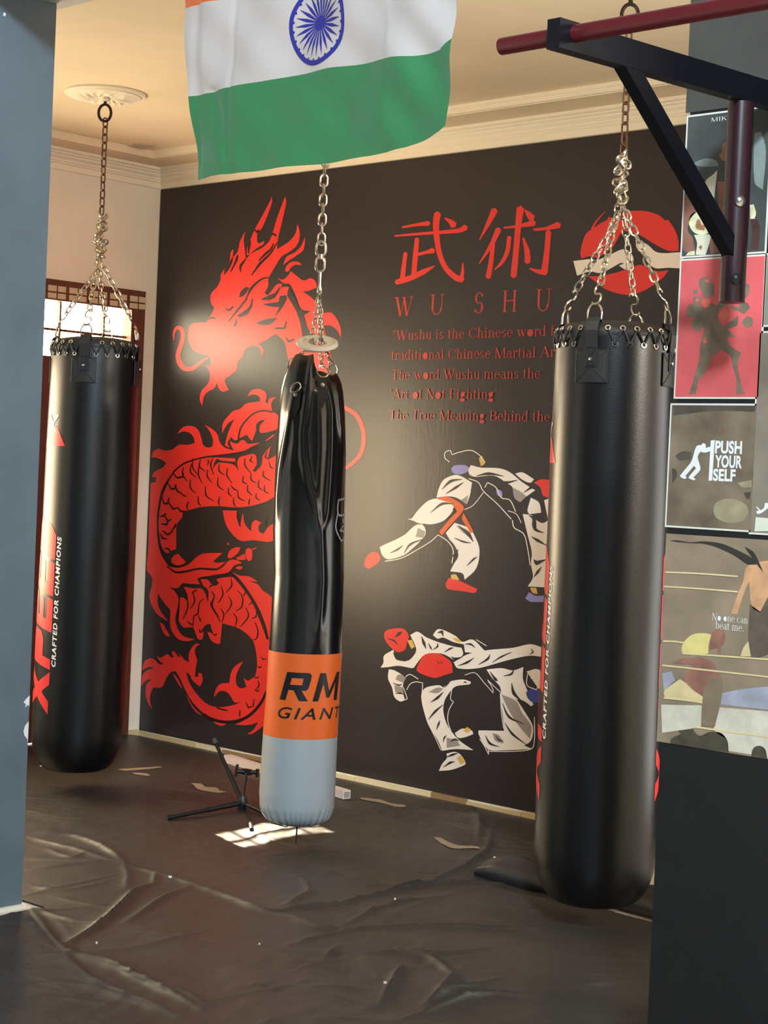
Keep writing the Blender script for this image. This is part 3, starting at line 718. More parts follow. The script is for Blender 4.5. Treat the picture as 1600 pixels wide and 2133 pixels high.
# ================================================================== pull-up bar on the pillar
def pullup():
    YP = -2.66
    A = hit(1545, 200, 1, YP); xx = A.x; E_ = hit(1172, 66, 0, xx + .02)
    zb_, yb = E_.z, E_.y
    t = thing('pull_up_bar', 'dark steel wall-mounted pull-up bracket with a maroon bar, fixed to the poster pillar', 'pull-up bar', (xx, PY, zb_))
    h, wd = .026, .014
    TL = .038
    def arm(xc):
        y_, Y_ = yb, PY - .006; q = TL * (Y_ - y_)
        return MB().add([(xc + sx * wd, yy_, zb_ + sz * h + dz) for yy_, dz in ((y_, 0), (Y_, q)) for sx, sz in ((-1, -1), (1, -1), (1, 1), (-1, 1))], [(0, 1, 2, 3), (4, 7, 6, 5)] + [(k, k + 4, (k + 1) % 4 + 4, (k + 1) % 4) for k in range(4)])
    arm(xx).build('support_arm', M_NAVY, t)
    MB().box((xx - .02, PY - .010, zb_ - .03), (xx + .02, PY - .003, zb_ + .09)).build('wall_plate', M_NAVY, t)
    zl = hit(1530, 630, 1, YP).z
    p = MB(); r = .024; seg = 20
    pr = [(c_ * r * (1 if abs(c_) < 1 else 1), s_ * r) for c_, s_ in [(math.cos(k * PI / 10), math.sin(k * PI / 10)) for k in range(20)]]
    for (z0, z1) in ((zl, zb_ - h + .02),): p.tube([(xx, YP, z0), (xx, YP, z1)], r * 1.08, 20)
    po = p.build('upright_post', mat('dark maroon steel paint', (46, 20, 24), .32, spec=.5), t, True)
    for px_, py_ in ((1542, 418), (1538, 580)):
        q = hit(px_, py_, 1, YP - .022); b = MB().lathe([(.011, 0), (.011, .004), (.006, .008), (.001, .0085)], (0, 0, 0), 12).build('bolt', M_STEEL if py_ < 500 else M_BLACKPL, po, True)
        f = (Vector((CAM.x, CAM.y, 0)) - Vector((xx, YP, 0))).normalized(); f = (Matrix.Rotation(.25, 3, 'Z') @ f)
        b.location = Vector((xx, YP, q.z)) + f * .0255; b.rotation_euler = f.to_track_quat('Z', 'Y').to_euler()
    s = hit(1290, 112, 0, xx); e = hit(1522, 520, 0, xx)
    d = (e - s).normalized(); n_ = Vector((1, 0, 0)); o = d.cross(n_); br = MB(); hw, hh = .013, .017
    s2 = s - d * .02; e2 = e + d * .03
    br.add([q + n_ * sx * hw + o * sy * hh for q in (s2, e2) for sx, sy in ((-1, -1), (1, -1), (1, 1), (-1, 1))], [(0, 1, 2, 3), (4, 7, 6, 5)] + [(k, k + 4, (k + 1) % 4 + 4, (k + 1) % 4) for k in range(4)])
    br.build('diagonal_brace', M_NAVY, t)
    yc = yb + .045; l = hit(1045, 97, 1, yc)
    MB().tube([(l.x, yc, l.z), (xx + 1.25, yc, l.z)], .0155, 24).build('grip_bar', M_MAROON, t, True)
    x2 = xx + 1.0
    arm(x2).build('support_arm', M_NAVY, t)
pullup()

# ================================================================== floor sheet with folds
RIDGES = [('G', [(325, 1215), (440, 1150), (560, 1050), (640, 970), (740, 930)], .018, .030), ('G', [(735, 930), (745, 880)], .012, .03),
  ('G', [(600, 1110), (760, 1010), (900, 940)], .012, .03), ('G', [(590, 825), (740, 880), (820, 900), (1000, 960), (1200, 1040), (1300, 1060), (1600, 1030)], .011, .03),
  ('G', [(590, 825), (540, 780), (440, 730), (330, 690)], .014, .035), ('G', [(590, 830), (400, 830), (130, 860)], .008, .03), ('G', [(130, 810), (590, 825)], .007, .03),
  ('G', [(140, 700), (260, 740), (380, 770), (560, 825)], .010, .035), ('G', [(590, 830), (610, 890), (600, 950)], .010, .03), ('G', [(220, 760), (330, 800), (400, 780)], .008, .03),
  ('G', [(330, 1260), (520, 1310), (650, 1370), (800, 1440), (960, 1530)], .016, .030), ('G', [(170, 1050), (320, 1100), (480, 1120)], .009, .03),
  ('G', [(300, 1270), (450, 1400), (700, 1500), (850, 1560)], .012, .03), ('G', [(820, 1420), (900, 1450), (990, 1510)], .009, .03),
  ('G', [(1450, 940), (1480, 970), (1370, 1030), (1310, 1045)], .007, .03), ('G', [(1050, 985), (1250, 1060), (1480, 1110)], .009, .03), ('G', [(150, 1050), (200, 1130), (260, 1210), (330, 1260)], .011, .04),
  ('G', [(800, 770), (1000, 750), (1200, 760)], .004, .03), ('G', [(130, 930), (300, 960), (560, 900)], .005, .03),
  ('H', [(0, 800), (250, 770), (530, 700), (700, 690), (930, 690)], .010, .03), ('H', [(530, 700), (700, 640), (820, 560), (850, 450)], .009, .035), ('H', [(230, 865), (400, 790), (620, 740)], .008, .03),
  ('H', [(0, 950), (220, 890), (480, 870), (900, 880), (1280, 890), (1500, 900)], .007, .028), ('H', [(470, 960), (600, 1000), (690, 1075), (640, 1140), (580, 1200)], .011, .03),
  ('H', [(380, 1200), (440, 1100), (480, 1040)], .012, .03), ('H', [(470, 1260), (650, 1200), (850, 1150), (1050, 1170)], .012, .028), ('H', [(560, 1200), (680, 1140), (870, 1080)], .009, .026),
  ('H', [(0, 650), (60, 670), (95, 720), (0, 790)], .005, .025), ('H', [(760, 360), (800, 440), (790, 510)], .009, .04), ('H', [(560, 380), (700, 400), (850, 430)], .008, .04),
  ('H', [(340, 970), (600, 980), (850, 960)], .006, .03), ('H', [(150, 1010), (220, 940)], .007, .03), ('H', [(0, 830), (120, 870), (230, 880)], .007, .03), ('H', [(900, 780), (1000, 800), (1300, 840)], .005, .03),
  ('G', [(100, 1480), (300, 1470), (520, 1500)], .005, .03), ('G', [(60, 1420), (220, 1400), (330, 1430)], .004, .03)]
X0, X1, Y0, Y1 = .02, 5.4, -4.6, -.018
def tarp():
    def axis(lo, hi, a, b, fine, coarse):
        out = [lo]
        while out[-1] < hi: out.append(out[-1] + (fine if a <= out[-1] <= b else coarse))
        out[-1] = hi; return np.array(out)
    xs = axis(X0, X1, .9, 4.6, .009, .03); ys = axis(Y0, Y1, -3.1, -.15, .009, .03)
    gx, gy = np.meshgrid(xs, ys, indexing='ij'); h = np.zeros_like(gx)
    rng = np.random.default_rng(3)
    for amp, lam, n_ in ((.0022, .55, 14), (.0016, .22, 22), (.0007, .09, 26), (.0003, .05, 26)):
        for _ in range(n_):
            a = rng.uniform(0, PI) if lam < .1 else rng.normal(.35, .5); k = 2 * PI / (lam * rng.uniform(.7, 1.4)); ph = rng.uniform(0, 6.28)
            wv = np.sin((gx * math.sin(a) + gy * math.cos(a)) * k + ph + 1.5 * np.sin(gx * rng.uniform(1, 3) + gy * rng.uniform(1, 3) + ph))
            h += amp / math.sqrt(n_) * 1.6 * wv
    h = h * (.55 + .45 * np.sin(gx * 1.7 + 1) * np.sin(gy * 1.9))
    for c_, pts, amp, wd in RIDGES:
        q = [hit(p.x, p.y, 2, 0) for p in smooth_path(px(c_, pts), False, 4)]; L = len(q)
        best = np.full_like(gx, 9e9); tt = np.zeros_like(gx)
        for i in range(L - 1):
            a, b = q[i], q[i + 1]; dx, dy = b.x - a.x, b.y - a.y; l2 = dx * dx + dy * dy + 1e-12
            u = np.clip(((gx - a.x) * dx + (gy - a.y) * dy) / l2, 0, 1); d = (gx - a.x - u * dx) ** 2 + (gy - a.y - u * dy) ** 2
            mk = d < best; best[mk] = d[mk]; tt[mk] = ((i + u) / (L - 1))[mk]
        h += (1.9 if c_ == 'H' else 1.3) * amp * np.exp(-np.sqrt(best + 1e-9) / (wd * .42)) * (.35 + .65 * np.sin(PI * np.clip(tt, .02, .98)))
    for _ in range(230):                                             # short random creases
        cx, cy = rng.uniform(.9, 4.6), rng.uniform(-3.0, -.3); a = rng.normal(.45, .75); ln_ = rng.uniform(.10, .42); am = rng.uniform(.002, .0065); wd = rng.uniform(.007, .014); bd = rng.uniform(-.8, .8)
        ca, sa = math.cos(a), math.sin(a); i0, i1 = np.searchsorted(xs, (cx - ln_ - .1, cx + ln_ + .1)); j0, j1 = np.searchsorted(ys, (cy - ln_ - .1, cy + ln_ + .1))
        X_ = gx[i0:i1, j0:j1] - cx; Y_ = gy[i0:i1, j0:j1] - cy; u = X_ * ca + Y_ * sa; v = -X_ * sa + Y_ * ca - bd * u * u
        h[i0:i1, j0:j1] += am * np.exp(-np.abs(v) / wd) * np.clip(1 - (u / ln_) ** 2, 0, 1)
    h = np.maximum(h + .006, .0015)
    edge = np.minimum(1, (Y1 - gy) / .05) ; h = h * np.clip(edge, .3, 1)
    nx, ny = gx.shape
    vs = np.stack([gx, gy, h], -1).reshape(-1, 3)
    keep = lambda cx, cy: not (cx > 3.20 and cy > -1.0 - .03 * math.sin(cx * 7)) and not (1.86 < cx < 2.56 and -2.85 < cy < -2.44)
    fs = [(i * ny + j, (i + 1) * ny + j, (i + 1) * ny + j + 1, i * ny + j + 1) for i in range(nx - 1) for j in range(ny - 1) if keep((xs[i] + xs[i + 1]) / 2, (ys[j] + ys[j + 1]) / 2)]
    me = bpy.data.meshes.new('floor_sheet'); me.from_pydata(vs.tolist(), [], fs); me.materials.append(M_TARP)
    me.polygons.foreach_set('use_smooth', [True] * len(me.polygons)); me.update()
    o = tag(link('floor_sheet', me), 'large wrinkled black plastic sheet covering the floor', 'floor sheet')
    def zat(x, y):
        i = min(max(np.searchsorted(xs, x), 0), nx - 1); j = min(max(np.searchsorted(ys, y), 0), ny - 1); return float(h[i, j])
    tears = [('P', [(396, 1632), (405, 1633), (420, 1634), (428, 1640), (440, 1640), (453, 1643), (458, 1648), (470, 1650), (470, 1653), (450, 1653), (425, 1650), (410, 1645), (404, 1637)]),
             ('H', [(605, 490), (640, 490), (650, 500), (690, 520), (740, 528), (770, 526), (802, 544), (760, 540), (690, 542), (650, 525)]), ('H', [(300, 325), (380, 335), (420, 345), (490, 355), (488, 362), (440, 360), (400, 352), (310, 335)]),
             ('G', [(628, 393), (690, 396), (716, 405), (700, 408), (640, 400)]), ('G', [(560, 375), (760, 362), (770, 366), (600, 384)])]
    for c_, pts in tears:
        q = [hit(p.x, p.y, 2, .004) for p in smooth_path(px(c_, pts), True, 3)]; v2, f2 = fill2d([(p.x, p.y) for p in q])
        MB().add([(v.x, v.y, zat(v.x, v.y) + .0022) for v in v2], f2).build('torn_patch', mat('dusty grey patch', (150, 134, 112), .6), o)
    return o, zat
sheet, ZAT = tarp()
# folded-back flap of the sheet behind the big bag
def flap():
    t = MB(); N = 60; M_ = 14; vs = []
    for i in range(N + 1):
        u = i / N; x = 3.09 + 1.15 * u; y = -.995 - .02 * math.sin(u * 9) + .03 * (1 - u) ** 4 * 0
        hgt = .062 + .012 * math.sin(u * 13) - .02 * max(0, .06 - u) / .06; dep = .24 - .12 * max(0, .12 - u) / .12
        for k in range(M_ + 1):
            q = k / M_
            if q < .25: a = q / .25; yy = y + .008 - .03 * math.sin(a * PI) * 0; z = .004 + a * hgt * .75; yy = y - .012 * math.sin(a * PI)
            elif q < .55: a = (q - .25) / .3; yy = y + a * dep * .5; z = .004 + hgt * (.75 + .25 * math.sin(a * PI / 2))
            else: a = (q - .55) / .45; yy = y + dep * (.5 + .5 * a); z = .004 + hgt * (1 - a ** 1.5) + .004 * math.sin(a * 9 + u * 20)
            vs.append((x + .01 * math.sin(q * 6), yy, z))
    fs = [(i * (M_ + 1) + k, (i + 1) * (M_ + 1) + k, (i + 1) * (M_ + 1) + k + 1, i * (M_ + 1) + k + 1) for i in range(N) for k in range(M_)]
    n_ = len(vs); fs.append(tuple(range(M_ + 1)))
    t.add(vs, fs)
    tag(t.build('folded_sheet', mat('black folded plastic', (46, 46, 46), .38, bump=.1, bscale=30), None, True, 60), 'black plastic sheet folded into a low roll beneath the nearest bag', 'folded sheet')
flap()
# paper scraps and crumbs on the sheet
for i, (px_, py_, s_) in enumerate(((354, 1832, .011), (166, 1609, .011), (155, 1607, .008), (85, 1597, .010), (823, 1877, .006), (1030, 1786, .007), (802, 2055, .008), (540, 1968, .006), (201, 1966, .006))):
    p = hit(px_, py_, 2, .008); s_ *= .75; z = ZAT(p.x, p.y) + .001; rnd = random.Random(i)
    o = [(p.x + s_ * rnd.uniform(.6, 1.1) * math.cos(a), p.y + s_ * .8 * rnd.uniform(.5, 1.1) * math.sin(a)) for a in [2 * PI * k / 7 for k in range(7)]]
    mb = MB(); n_ = 7; mb.add([(a, b, z + .002 * rnd.random()) for a, b in o] + [(a, b, z + .004 + .003 * rnd.random()) for a, b in o], [tuple(range(7)), tuple(range(7, 14))] + [(k, (k + 1) % 7, 7 + (k + 1) % 7, 7 + k) for k in range(7)])
    where = ['on the long crease left of centre', 'under the far left bag, right-hand one', 'under the far left bag, middle one', 'under the far left bag beside the column', 'in front of the centre, right of the creases', 'left of the folded sheet', 'near the bottom edge of the photo', 'in the lower left foreground', 'at the end of the diagonal crease'][i]
    tag(mb.build('paper_scrap', mat('white paper scrap', (232, 224, 210), .7)), 'tiny white scrap on the black sheet ' + where, 'scrap', 'scraps on the floor sheet')

# ================================================================== tripod and white tube by the mural
def tripod():
    hub = hit(505, 1672, 2, .04)
    t = thing('tripod', 'small black camera tripod lying spread on the sheet left of the slim bag', 'tripod', (hub.x, hub.y, 0))
    def depth_pt(px_, py_, ref):                                     # point on a sight line at the same distance as ref
        d = hit(px_, py_, 2, .0) - CAM; k = (ref - CAM).dot(_F) / d.dot(_F); return CAM + d * k
    tip = hit(352, 1703, 2, .014); up = depth_pt(448, 1545, hub + Vector((-.12, .12, 0))); r3 = hit(552, 1694, 2, .02)
    for nm, e, r0, r1 in (('leg', tip, .011, .009), ('leg', up, .010, .008), ('leg', r3 + (r3 - hub) * .8, .008, .007)):
        m_ = hub + (e - hub) * .5
        lg = MB().tube([hub, m_], r0, 10).tube([m_, e], r1, 10).build(nm, M_BLACKPL, t, True)
        MB().tube([e - (e - hub).normalized() * .012, e + (e - hub).normalized() * .012], r1 * 1.35, 10).build('rubber_foot', mat('grey rubber', (74, 74, 76), .6) if e is up else M_BLACKPL, lg, True)
    MB().lathe([(.001, -.03), (.016, -.028), (.018, -.01), (.022, .0), (.018, .012), (.012, .03), (.001, .032)], hub, 16).build('hub', M_BLACKPL, t, True)
    cl = depth_pt(514, 1608, hub + Vector((-.05, .25, 0))); cl.z = max(cl.z, .06)
    MB().tube([hub + Vector((0, 0, .02)), cl], .006, 8).build('centre_column', M_BLACKPL, t, True)
    h = MB(); R_ = _R0
    h.box(cl + Vector((-.018, -.012, -.012)), cl + Vector((.018, .012, .012))); h.tube([cl - R_ * .04, cl + R_ * .04], .009, 10); h.tube([cl - R_ * .045 - Vector((0, 0, .02)), cl - R_ * .04 + Vector((0, 0, .03))], .006, 8); h.tube([cl + R_ * .045 - Vector((0, 0, .02)), cl + R_ * .045 + Vector((0, 0, .014))], .008, 8)
    h.build('phone_clamp', M_BLACKPL, t, True)
    for px_, py_, a in ((492, 1676, hub), (498, 1698, hub - Vector((0, .02, .03)))):
        p = depth_pt(px_, py_, a); MB().lathe([(.001, -.005), (.006, -.003), (.006, .003), (.001, .005)], p, 10).build('joint_screw', M_CHROME, t, True)
    low = depth_pt(522, 1730, hub); low.z = max(low.z, .012)
    MB().tube([hub, (hub + low) / 2, hit(524, 1728, 2, .012)], .008, 8).build('pan_handle', M_BLACKPL, t, True)
tripod()
a, b = hit(473, 1591, 2, .0), hit(722, 1668, 2, .0); d = (b - a).normalized(); n_ = Vector((-d.y, d.x, 0)); tb = MB()
def bar(q0, q1, h): return [a + d * u + n_ * v * .019 + Vector((0, 0, z)) for u in (q0, q1) for v, z in ((-1, .008), (1, .008), (1, .008 + h), (-1, .008 + h))]
Lt = (b - a).length
BXF = [(0, 1, 2, 3), (4, 7, 6, 5)] + [(k, k + 4, (k + 1) % 4 + 4, (k + 1) % 4) for k in range(4)]
wt = thing('square_tube', 'white square plastic tube lying on the sheet along the foot of the mural', 'tube', a + d * Lt / 2)
MB().add(bar(0, Lt, .036), BXF).build('tube_body', mat('pinkish white plastic', (226, 206, 198), .45), wt)
MB().add([p + d * 0 for p in [a + d * u + n_ * v * .014 + Vector((0, 0, z)) for u in (Lt, Lt + .002) for v, z in ((-1, .013), (1, .013), (1, .039), (-1, .039))]], BXF).build('end_cap', mat('grey tube end', (150, 145, 140), .6), wt)
# ================================================================== small hand-drawn roman lettering (serif), unit: cap height .66
def _st(x, y0, y1, w=.085, s0=True, s1=True):
    o = [[(x - w / 2, y0), (x + w / 2, y0), (x + w / 2, y1), (x - w / 2, y1)]]
    for y, f in ((y0, s0), (y1, s1)):
        if f: e = .022 if y == y0 else -.022; o.append([(x - w / 2 - .06, y), (x + w / 2 + .06, y), (x + w / 2 + .06, y + e), (x - w / 2 - .06, y + e)])
    return o
def _ar(cx, cy, rx, ry, a0, a1, wk=.09, tn=.025, n=16):
    """bowl, thick at its sides and thin at top and bottom"""
    l = []; r = []
    for k in range(n + 1):
        a = math.radians(a0 + (a1 - a0) * k / n); w = tn + (wk - tn) * abs(math.cos(a)) ** 1.5
        l.append((cx + rx * math.cos(a), cy + ry * math.sin(a))); r.append((cx + (rx - w) * math.cos(a), cy + (ry - max(tn, w * .35)) * math.sin(a)))
    return [l + r[::-1]]
def _ln(x0, y0, x1, y1, w): 
    return [[(x0 - w / 2, y0), (x0 + w / 2, y0), (x1 + w / 2, y1), (x1 - w / 2, y1)]]
def _sf(x, y, w=.11, h=.022): return [[(x - w, y), (x + w, y), (x + w, y + h), (x - w, y + h)]]
X = .45
GL = {
 'W': (.92, _ln(.30, 0, .10, .66, .10) + _ln(.30, 0, .46, .60, .035) + _ln(.62, 0, .44, .66, .10) + _ln(.62, 0, .82, .66, .035) + _sf(.10, .638) + _sf(.44, .638, .08) + _sf(.82, .638, .09)),
 'U': (.72, _st(.16, .2, .66, .09, False) + _st(.57, .2, .66, .035, False) + _ar(.352, .21, .225, .22, 180, 360, .07, .03)),
 'S': (.52, _ar(.26, .485, .18, .185, 20, 270, .085, .03) + _ar(.26, .175, .195, .185, -160, 90, .09, .03) + _st(.42, .50, .64, .02, False, False) + _st(.07, .02, .16, .02, False, False)),
 'H': (.74, _st(.16, 0, .66) + _st(.58, 0, .66) + [[(.16, .33), (.58, .33), (.58, .36), (.16, .36)]]),
 'C': (.66, _ar(.36, .33, .30, .34, 35, 325) + _st(.60, .46, .64, .022, False, False)),
 'M': (.88, _st(.13, 0, .66, .035) + _st(.74, 0, .66, .09) + _ln(.42, 0, .14, .66, .10) + _ln(.42, 0, .73, .66, .035)),
 'A': (.70, _ln(.10, 0, .34, .68, .035) + _ln(.60, 0, .36, .68, .10) + [[(.20, .22), (.52, .22), (.52, .25), (.20, .25)]] + _sf(.10, 0, .09) + _sf(.60, 0, .10)),
 'T': (.62, _st(.31, 0, .66, .09, True, False) + [[(.03, .632), (.59, .632), (.59, .66), (.03, .66)], [(.03, .5), (.055, .5), (.055, .66), (.03, .66)], [(.565, .5), (.59, .5), (.59, .66), (.565, .66)]]),
 'N': (.74, _st(.14, 0, .66, .035) + _st(.60, 0, .66, .035, False) + _ln(.58, 0, .16, .66, .10)),
 'F': (.56, _st(.16, 0, .66) + [[(.16, .632), (.50, .632), (.50, .66), (.16, .66)], [(.48, .52), (.505, .52), (.505, .66), (.48, .66)], [(.16, .33), (.40, .33), (.40, .36), (.16, .36)], [(.38, .27), (.40, .27), (.40, .42), (.38, .42)]]),
 'B': (.62, _st(.16, 0, .66) + _ar(.30, .50, .24, .165, -90, 90) + _ar(.32, .185, .27, .185, -90, 90) + [[(.16, .637), (.31, .637), (.31, .665), (.16, .665)], [(.16, .335), (.31, .335), (.31, .365), (.16, .365)], [(.16, 0), (.33, 0), (.33, .028), (.16, .028)]]),
 'I': (.34, _st(.17, 0, .66)),
 'K': (.68, _st(.16, 0, .66) + _ln(.22, .30, .52, .66, .04) + _ln(.58, 0, .32, .42, .10) + _sf(.54, .638, .08) + _sf(.58, 0, .09)),
 'E': (.58, _st(.16, 0, .66) + [[(.16, .632), (.50, .632), (.50, .66), (.16, .66)], [(.16, 0), (.52, 0), (.52, .028), (.16, .028)], [(.16, .33), (.40, .33), (.40, .36), (.16, .36)], [(.48, .52), (.505, .52), (.505, .66), (.48, .66)], [(.50, 0), (.525, 0), (.525, .15), (.50, .15)]]),
 'u': (.50, _st(.13, .12, X, .075, False, False) + _st(.38, 0, X, .075, False, False) + _ar(.25, .13, .155, .14, 180, 330, .06, .03) + _sf(.08, X - .022, .06) + _sf(.34, X - .022, .05) + _sf(.42, 0, .06)),
 's': (.38, _ar(.19, .335, .13, .125, 20, 270, .065, .028) + _ar(.19, .12, .14, .13, -160, 90, .068, .028)),
 'h': (.52, _st(.13, 0, .68, .075, True, False) + _st(.39, 0, .3, .075, True, False) + _ar(.255, .28, .17, .18, 0, 150, .07, .03) + _sf(.09, .658, .05)),
 'i': (.28, _st(.14, 0, X, .075, True, False) + _sf(.10, X - .022, .05) + [[(.14 + .05 * math.cos(a), .60 + .05 * math.sin(a)) for a in [k * PI / 5 for k in range(10)]]]),
 't': (.32, _st(.14, .06, .58, .075, False, False) + _ar(.215, .09, .11, .10, 180, 310, .06, .03) + [[(.03, X - .028), (.29, X - .028), (.29, X), (.03, X)]]),
 'e': (.45, _ar(.23, .225, .19, .235, 0, 320, .075, .028) + [[(.08, .24), (.42, .24), (.42, .265), (.08, .265)]]),
 'n': (.52, _st(.13, 0, X, .075, True, False) + _st(.39, 0, .3, .075, True, False) + _ar(.255, .28, .17, .18, 0, 150, .07, .03) + _sf(.08, X - .022, .05)),
 'w': (.70, _ln(.24, 0, .10, X, .08) + _ln(.24, 0, .35, .40, .03) + _ln(.48, 0, .34, X, .08) + _ln(.48, 0, .60, X, .03) + _sf(.09, X - .022, .08) + _sf(.34, X - .022, .06) + _sf(.60, X - .022, .07)),
 'o': (.50, _ar(.25, .225, .21, .235, 0, 360, .08, .026, 24)),
 'r': (.36, _st(.13, 0, X, .075, True, False) + _ar(.27, .30, .14, .16, 50, 140, .06, .035) + [[(.31 + .05 * math.cos(a), .395 + .05 * math.sin(a)) for a in [k * PI / 5 for k in range(10)]]] + _sf(.08, X - .022, .05)),
 'd': (.50, _ar(.23, .225, .20, .235, 30, 330, .08, .026) + _st(.37, 0, .68, .075, False, False) + _sf(.42, 0, .06) + _sf(.33, .658, .05)),
 'b': (.50, _ar(.27, .225, .20, .235, -150, 150, .08, .026) + _st(.13, .02, .68, .075, False, False) + _sf(.09, .658, .05)),
 'f': (.32, _st(.14, 0, .56, .075, True, False) + _ar(.24, .54, .135, .14, 60, 180, .07, .03) + [[(.03, X - .028), (.29, X - .028), (.29, X), (.03, X)]]),
 'a': (.45, _st(.33, .04, .32, .075, False, False) + _ar(.22, .32, .145, .135, 0, 150, .07, .028) + _ar(.20, .13, .16, .135, 40, 330, .075, .026) + _sf(.38, 0, .05, .05)),
 'l': (.28, _st(.14, 0, .68, .075, True, False) + _sf(.10, .658, .05)),
 'm': (.78, _st(.13, 0, X, .075, True, False) + _st(.39, 0, .3, .075, True, False) + _st(.65, 0, .3, .075, True, False) + _ar(.255, .28, .17, .18, 0, 150, .07, .03) + _ar(.515, .28, .17, .18, 0, 150, .07, .03) + _sf(.08, X - .022, .05)),
 'c': (.44, _ar(.23, .225, .19, .235, 45, 320, .08, .028)),
 'g': (.48, _ar(.22, .29, .16, .165, 0, 360, .075, .026, 20) + _ar(.23, -.08, .19, .12, 0, 360, .055, .03, 20) + [[(.10, .10), (.16, .16), (.22, .05), (.16, .02)], [(.33, .42), (.46, .42), (.46, .46), (.33, .46)]]),
 '"': (.34, [[(.07, .66), (.14, .66), (.12, .46), (.09, .46)], [(.20, .66), (.27, .66), (.25, .46), (.22, .46)]]), "'": (.2, [[(.07, .66), (.14, .66), (.12, .46), (.09, .46)]]),
 '.': (.22, [[(.11 + .05 * math.cos(a), .05 + .05 * math.sin(a)) for a in [k * PI / 5 for k in range(10)]]]), ' ': (.26, [])}
def serif(pr, txt, x0, z0, x1, capz, lift, upto=None, track=0.0):
    """set txt so that its first `upto` letters span x0..x1 on the wall, baseline z0, capital height capz"""
    adv = sum(GL[c][0] + track for c in (txt if upto is None else txt[:upto])) - track
    sx = (x1 - x0) / adv; sz = capz / .66; x = x0
    for c in txt:
        w_, polys = GL[c]
        for o in polys: pr.flat([(x + u * sx, z0 + v * sz) for u, v in o], lift)
        x += (w_ + track) * sx

# ================================================================== the mural
MZ = 2.80
mur = thing('mural', 'black printed martial arts mural with a red dragon, covering the back wall', 'mural', (2, -.002, .03))
MB().box((.004, -.003, .026), (4.30, -.0006, MZ - .002)).build('black_background', M_MURAL, mur)
Y = -.003
red = Print(Y)
# dragon head, mane and neck
red.poly('A', [(505, 790), (515, 748), (555, 705), (578, 655), (580, 622), (606, 575), (602, 625), (630, 590), (642, 530), (650, 465), (670, 438), (664, 500), (700, 455), (716, 385), (754, 310), (742, 375), (750, 440), (757, 510), (800, 468), (870, 432), (915, 392), (938, 350), (985, 200), (1036, 65), (1043, 110), (1012, 255), (985, 365), (978, 440), (1060, 388), (1108, 330), (1124, 258), (1140, 330), (1122, 408), (1060, 462), (1010, 492), (955, 580), (922, 640), (915, 700), (890, 750), (915, 765), (950, 720), (975, 690), (1015, 682), (1008, 710), (1065, 705), (1052, 765), (1110, 870), (1145, 970), (1162, 1080), (1185, 1180), (1200, 1250), (1230, 1400), (1150, 1500), (1080, 1300), (1050, 1180), (1030, 1095), (970, 1040), (930, 1065), (890, 1090), (840, 1110), (870, 1130), (885, 1165), (872, 1205), (868, 1165), (840, 1130), (800, 1125), (755, 1150), (735, 1200), (700, 1240), (692, 1295), (640, 1340), (608, 1365), (618, 1405), (636, 1435), (592, 1450), (562, 1420), (552, 1385), (532, 1425), (480, 1455), (458, 1490), (447, 1552), (430, 1500), (445, 1440), (488, 1395), (503, 1340), (495, 1300), (470, 1262), (510, 1270), (500, 1200), (430, 1180), (380, 1150), (350, 1080), (360, 985), (420, 960), (475, 958), (500, 920), (532, 858), (515, 830)])
red.poly('A', [(940, 65), (942, 110), (905, 215), (868, 295), (840, 325), (838, 385), (850, 400), (888, 380), (880, 405), (830, 435), (780, 480), (763, 480), (768, 430), (790, 370), (820, 300), (870, 210), (930, 95)])
red.poly('A', [(1178, 350), (1167, 440), (1120, 482), (1060, 522), (1020, 552), (1048, 492), (1108, 460), (1150, 415)])
red.poly('A', [(1035, 595), (1045, 560), (1080, 530), (1130, 530), (1155, 552), (1110, 550), (1078, 570), (1060, 597)])
red.poly('A', [(978, 640), (1020, 655), (1060, 622), (1075, 595), (1110, 622), (1165, 662), (1215, 645), (1250, 665), (1262, 710), (1200, 735), (1160, 738), (1225, 785), (1275, 840), (1300, 890), (1360, 888), (1400, 930), (1430, 1000), (1432, 1072), (1405, 1015), (1360, 982), (1310, 980), (1330, 1080), (1360, 1190), (1350, 1260), (1330, 1420), (1230, 1420), (1270, 1200), (1230, 1060), (1190, 980), (1172, 905), (1217, 880), (1150, 862), (1120, 790), (1090, 720), (1065, 685), (1025, 680)])
red.stroke('A', [(248, 1088), (246, 1040), (262, 1002), (285, 996), (306, 1018), (310, 1070), (292, 1130), (275, 1190), (290, 1250), (330, 1288), (385, 1282), (440, 1240), (490, 1210)], [4, 14, 20, 26, 30, 30, 30, 32, 36, 34, 28, 22, 14], .0008)
